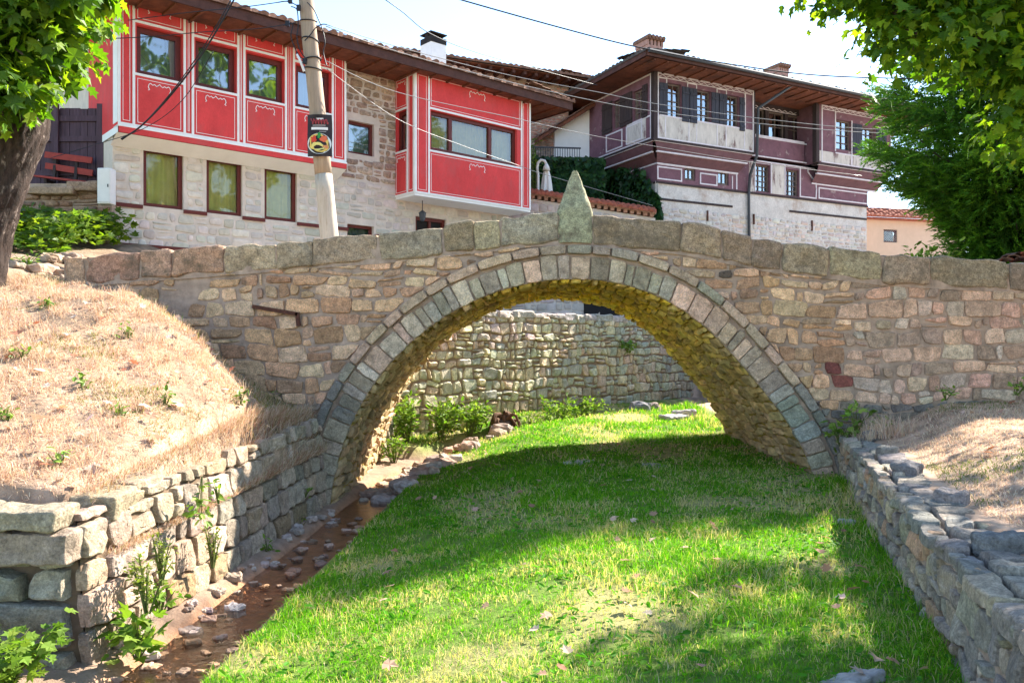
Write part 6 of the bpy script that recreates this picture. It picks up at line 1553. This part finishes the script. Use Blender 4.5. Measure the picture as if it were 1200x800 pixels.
def dry():
    STR = [(.62, .47, .34), (.68, .54, .41), (.56, .40, .28), (.72, .60, .48), (.58, .38, .29)]
    n = 170000; x = RS.uniform(-8.5, -2.75, n); y = RS.uniform(5.5, 11.2, n); ok = (x < xl(y)-.12) & (x > -y*.66-.3) & ((y < 10.95) | (x < -6.05)); x, y = x[ok], y[ok]; n = len(x)
    keep = RS.uniform(0, 1, n) > .9*np.clip((fnoise(x, y, 5., 31)-.46)/.16, 0, 1); x, y = x[keep], y[keep]; n = len(x)
    c = pal(n, STR); gsel = (fnoise(x, y, 1.2, 71) > .62) & (RS.uniform(0, 1, n) < .35); c[gsel] = pal(int(gsel.sum()), [(.20, .24, .05), (.28, .28, .08)])
    blades('dry_bank_grass', x, y, ground_z(x, y), RS.uniform(.02, .08, n)*(.5+1.3*fnoise(x, y, 2.3, 91)), np.full(n, .006), .9, c, 'straw', 'bleached dry grass covering the left bank')
    # tufts
    cx = RS.uniform(-8, -2.9, 170); cy = RS.uniform(5.6, 10.8, 170); k = RS.integers(0, 170, 9000); x = cx[k]+RS.normal(size=9000)*.06; y = cy[k]+RS.normal(size=9000)*.06
    ok = (x < xl(y)-.1) & (y < 10.9); x, y = x[ok], y[ok]; n = len(x)
    blades('dry_tuft_grass', x, y, ground_z(x, y), RS.uniform(.07, .19, n), np.full(n, .005), .5, pal(n, STR+[(.40, .24, .14)]), 'straw', 'taller dry grass tufts scattered on the left bank')
    # overhanging fringe on the wall top
    n = 10000; y = RS.uniform(5.7, 11.0, n); x = xl(y)-RS.uniform(-.03, .26, n); h = RS.uniform(.06, .24, n)*(.32+.9*smooth((y-7.2)/2.6))*(.3+1.4*fnoise(y, y*0, 3.2, 93))
    blades('dry_fringe_grass', x, y, ground_z(x-.12, y)*.4+.6*(.70+.10*smooth((y-5.4)/5)), h, np.full(n, .005), .5, pal(n, STR+[(.42, .20, .12), (.30, .24, .08)]), 'straw', 'long dry grass drooping over the top of the left retaining wall', (.45, -.05))
    n = 1500; y = RS.uniform(9.6, 10.95, n); x = xl(y)-RS.uniform(.05, 2.2, n)*RS.uniform(0, 1, n)
    blades('green_fringe_grass', x, y, ground_z(x, y), RS.uniform(.06, .2, n), np.full(n, .007), .6, pal(n, [(.08, .15, .02), (.12, .18, .03), (.28, .25, .09), (.40, .28, .14)]), 'grass', 'green and brown grass where the bank meets the bridge', (.2, -.1))
    n = 80000; x = RS.uniform(3.2, 9.5, n); y = RS.uniform(4.2, 11, n); ok = (x > xr(y)+.36+.22*fnoise(x, y, 2., 81)) & (x < y*.66+1.6) & (y < 10.92); x, y = x[ok], y[ok]; n = len(x)
    keep = RS.uniform(0, 1, n) > .65*np.clip((fnoise(x, y, 1.6, 62)-.48)/.2, 0, 1); x, y = x[keep], y[keep]; n = len(x)
    c = pal(n, STR); gsel = (fnoise(x, y, 1.1, 72) > .52) & (RS.uniform(0, 1, n) < .6); c[gsel] = pal(int(gsel.sum()), [(.12, .18, .03), (.18, .22, .05)])
    blades('dry_bank_grass', x, y, ground_z(x, y), RS.uniform(.02, .07, n), np.full(n, .007), .9, c, 'straw', 'dry grass with green tufts covering the right bank')
    n = 900; x = RS.uniform(4.3, 4.9, n); y = RS.uniform(9.9, 10.9, n)
    blades('dry_bank_tuft', x, y, ground_z(x, y)*.3+.7*.62, RS.uniform(.1, .35, n), np.full(n, .006), .35, pal(n, STR), 'straw', 'tall dry grass tuft at the bridge end of the rubble wall')
dry()

# ---------------------------------------------------------------- loose stones and fallen leaves
def rock(name, x, y, z, dims, col, label, cat, group=None, seed=0.):
    rg_ = random.Random(int(seed*100)+7); R = Matrix.Rotation(rg_.uniform(0, 3.14), 3, 'Z') @ Matrix.Rotation(rg_.uniform(-.3, .3), 3, 'X'); mb = MB()
    block(mb, lambda a, b, c: R @ Vector((a, b, c))+Vector((x, y, z)), dims, min(dims)*.4, min(dims)*.32, min(dims)*.16, seed, col, 3.5/max(dims)); return tag(mb.build(name, M['rock'], None, False), label, cat, group)
rg = random.Random(1500)
for i in range(95):
    y = rg.uniform(11.6, 16.2); t = rg.random(); x = lin([(11, -2.0), (13.2, -1.75), (15, -1.25), (16.5, -.6)], y)+rg.uniform(-.45, .75)*(1 if y > 12.5 else .6); s = rg.uniform(.09, .30)
    rock('rubble_stone', x, y, gz(x, y)+s*.12+.02, (s*rg.uniform(1, 1.6), s, s*rg.uniform(.45, .8)), jit(rg, rg.choice([(.40, .27, .20), (.46, .33, .25), (.34, .25, .20), (.42, .34, .28)]), .15), 'reddish rubble stone in the stream bed under the arch', 'stone', 'rubble stones in the stream bed', i*1.37)
for i in range(46):
    y = rg.uniform(5.0, 10.8); x = xl(y)+rg.uniform(.08, .30); s = rg.uniform(.03, .12)
    rock('stream_pebble', x, y, gz(x, y)+s*.15, (s*rg.uniform(1, 1.6), s, s*.6), jit(rg, rg.choice([(.40, .30, .24), (.46, .36, .30), (.34, .25, .20)]), .15), 'small stone on the gravel ledge between the left wall and the stream', 'stone', 'small stones along the left wall foot', i*2.11)
for px, py, d, dims, col, lab in [(750, 492, 19.4, (.5, .35, .3), (.22, .21, .22), 'dark grey boulder at the far edge of the lawn'), (765, 490, 19.7, (.4, .3, .22), (.26, .20, .17), 'brown boulder leaning beside the dark grey one'), (802, 492, 18.2, (.42, .4, .22), (.42, .38, .36), 'pale boulder on the far grass right of the dark one'), (790, 500, 17.6, (.55, .4, .14), (.44, .40, .37), 'flat pale stone sunk in the far grass'),
                                (1000, 797, 4.12, (.30, .2, .06), (.30, .275, .25), 'flat grey stone sunk in the near grass at the bottom edge'), (992, 623, 7.9, (.16, .12, .06), (.42, .38, .34), 'small pale stone in the grass beside the rubble wall'), (678, 555, 12.0, (.42, .26, .05), (.46, .42, .36), 'flat pale stone in the shaded grass under the arch'), (770, 562, 11.6, (.4, .26, .05), (.34, .31, .25), 'flat brown stone in the shaded grass right of the pale one'), (275, 690, 6.9, (.17, .14, .12), (.52, .46, .42), 'pale stone at the stream edge below the middle of the left wall')]:
    x = (px-600)/FPX*d; rock('boulder' if max(dims) > .3 else 'loose_stone', x, d, gz(x, d)+dims[2]*.2, dims, col, lab, 'stone', None, px*.13)
for i in range(26):
    y = rg.uniform(11.3, 14.5); x = -6.2-rg.uniform(0, 1.9)*(y/13); s = rg.uniform(.08, .36)
    if x < -y*.64: continue
    rock('path_stone', x, y, gz(x, y)+s*.1, (s*1.4, s, s*.55), jit(rg, rg.choice([(.33, .24, .17), (.38, .27, .19), (.28, .22, .17)]), .15), 'brown stone on the rough path between the maple and the bridge end', 'stone', 'stones on the rough path', i*3.3)
for (x, y, r, lab) in ((-6.35, 12.2, .16, 'small weed on the rough path beside the end stone of the parapet'), (-7.35, 12.4, .2, 'green weed at the foot of the maple trunk on the path side')):
    plant('path_weed', lab, 'weed', x, y, gz(x, y), .2, r, 60, .07, BRIGHT, stems=8)
for i in range(60):
    y = rg.uniform(4.6, 11); x = lin([(5, -2.33), (7.6, -2.2), (9.5, -2.08), (11.2, -2.02)], y)+rg.uniform(-.3, .3); s = rg.uniform(.03, .10)
    rock('stream_stone', x, y, -.50+s*.1, (s*1.4, s, s*.6), jit(rg, rg.choice([(.40, .22, .12), (.34, .20, .12), (.46, .30, .20), (.28, .18, .12)]), .15), 'small brown stone lying in the shallow stream', 'stone', 'stones in the shallow stream', i*4.1+.3)
def flat_leaf(i, x, y, z, s, nrm, c, label, group):
    R = rots(np.array([nrm]), RS)[0]; mb = MB(); b = RS.uniform(-.4, .5)
    v = [R @ (np.array([p[0], p[1], p[2]+b*p[0]*p[0]+.25*b*(p[1]-.4)**2])*s)+np.array([x, y, z]) for p in MAPLE_V]
    for f in MAPLE_F: mb.quad([v[k] for k in f], c)
    return tag(mb.build('fallen_leaf', M['fallen'], None), label, 'leaf', group)
k = 0
for i in range(110):
    y = 3.9+10*RS.uniform(0, 1)**1.6; x = RS.uniform(-1.2, 3.0)*min(1, y/6.)
    if x > xr(min(y, 11))-.1: continue
    flat_leaf(i, x, y, gz(x, y)+.06, RS.uniform(.05, .10), (RS.normal()*.4, RS.normal()*.35, 1), tuple(pal(1, [(.42, .24, .15), (.50, .32, .22), (.34, .17, .09), (.55, .40, .30)])[0]), 'dry brown maple leaf lying on the green lawn', 'fallen leaves on the lawn')
for i in range(190):
    y = RS.uniform(5.6, 10.7); x = xl(y)-.2-RS.uniform(0, 1)**1.2*4.2
    if x < -y*.64: continue
    flat_leaf(i, x, y, gz(x, y)+.05, RS.uniform(.06, .13), (RS.normal()*.4, -.2+RS.normal()*.4, 1), tuple(pal(1, [(.50, .30, .20), (.58, .42, .32), (.40, .17, .10), (.62, .50, .42)])[0]), 'dry curled leaf lying on the bleached grass of the left bank', 'fallen leaves on the left bank')
for i in range(26):
    y = RS.uniform(5.5, 10.7); x = xr(y)+.6+RS.uniform(0, 1)*2
    if x > y*.64: continue
    flat_leaf(i, x, y, gz(x, y)+.05, RS.uniform(.05, .11), (RS.normal()*.4, RS.normal()*.4, 1), tuple(pal(1, [(.50, .30, .20), (.58, .42, .32), (.40, .17, .10)])[0]), 'dry curled leaf lying on the right bank', 'fallen leaves on the right bank')
# ------------------------------------------------------------------ camera, light
cd = bpy.data.cameras.new('Camera'); cam = bpy.data.objects.new('Camera', cd); COL.objects.link(cam)
cam.location = (0, 0, CAMZ); cam.rotation_euler = (math.pi/2, 0, 0)
cd.sensor_width = 36; cd.lens = FPX/1200*36; cd.shift_y = (HY-400)/1200; cd.clip_end = 2000; cd.clip_start = .05
SC.camera = cam
SUN = Vector((1.0, .86, 1.0)).normalized()
w = bpy.data.worlds.new('World'); SC.world = w; w.use_nodes = True
nt = w.node_tree; bg = nt.nodes['Background']
sky = nt.nodes.new('ShaderNodeTexSky'); sky.sky_type = 'NISHITA'; sky.sun_disc = False
sky.sun_elevation = math.asin(SUN.z); sky.sun_rotation = math.atan2(SUN.x, SUN.y)
sky.air_density = 1.0; sky.dust_density = .2; sky.ozone_density = 1.6
nt.links.new(sky.outputs[0], bg.inputs[0]); bg.inputs[1].default_value = SKY_STRENGTH
sd = bpy.data.lights.new('Sun', 'SUN'); so = bpy.data.objects.new('Sun', sd); COL.objects.link(so)
sd.energy = SUN_STRENGTH; sd.angle = math.radians(.53); sd.color = (1, .93, .81)
so.rotation_euler = (-SUN).to_track_quat('-Z', 'Y').to_euler(); so.location = (12, 10, 14)
vs = SC.view_settings; vs.view_transform = 'Standard'; vs.look = 'None'; vs.exposure = EXPOSURE; vs.gamma = 1; vs.use_curve_mapping = False
SC.cycles.max_bounces = 8; SC.cycles.diffuse_bounces = 4; SC.cycles.transparent_max_bounces = 12
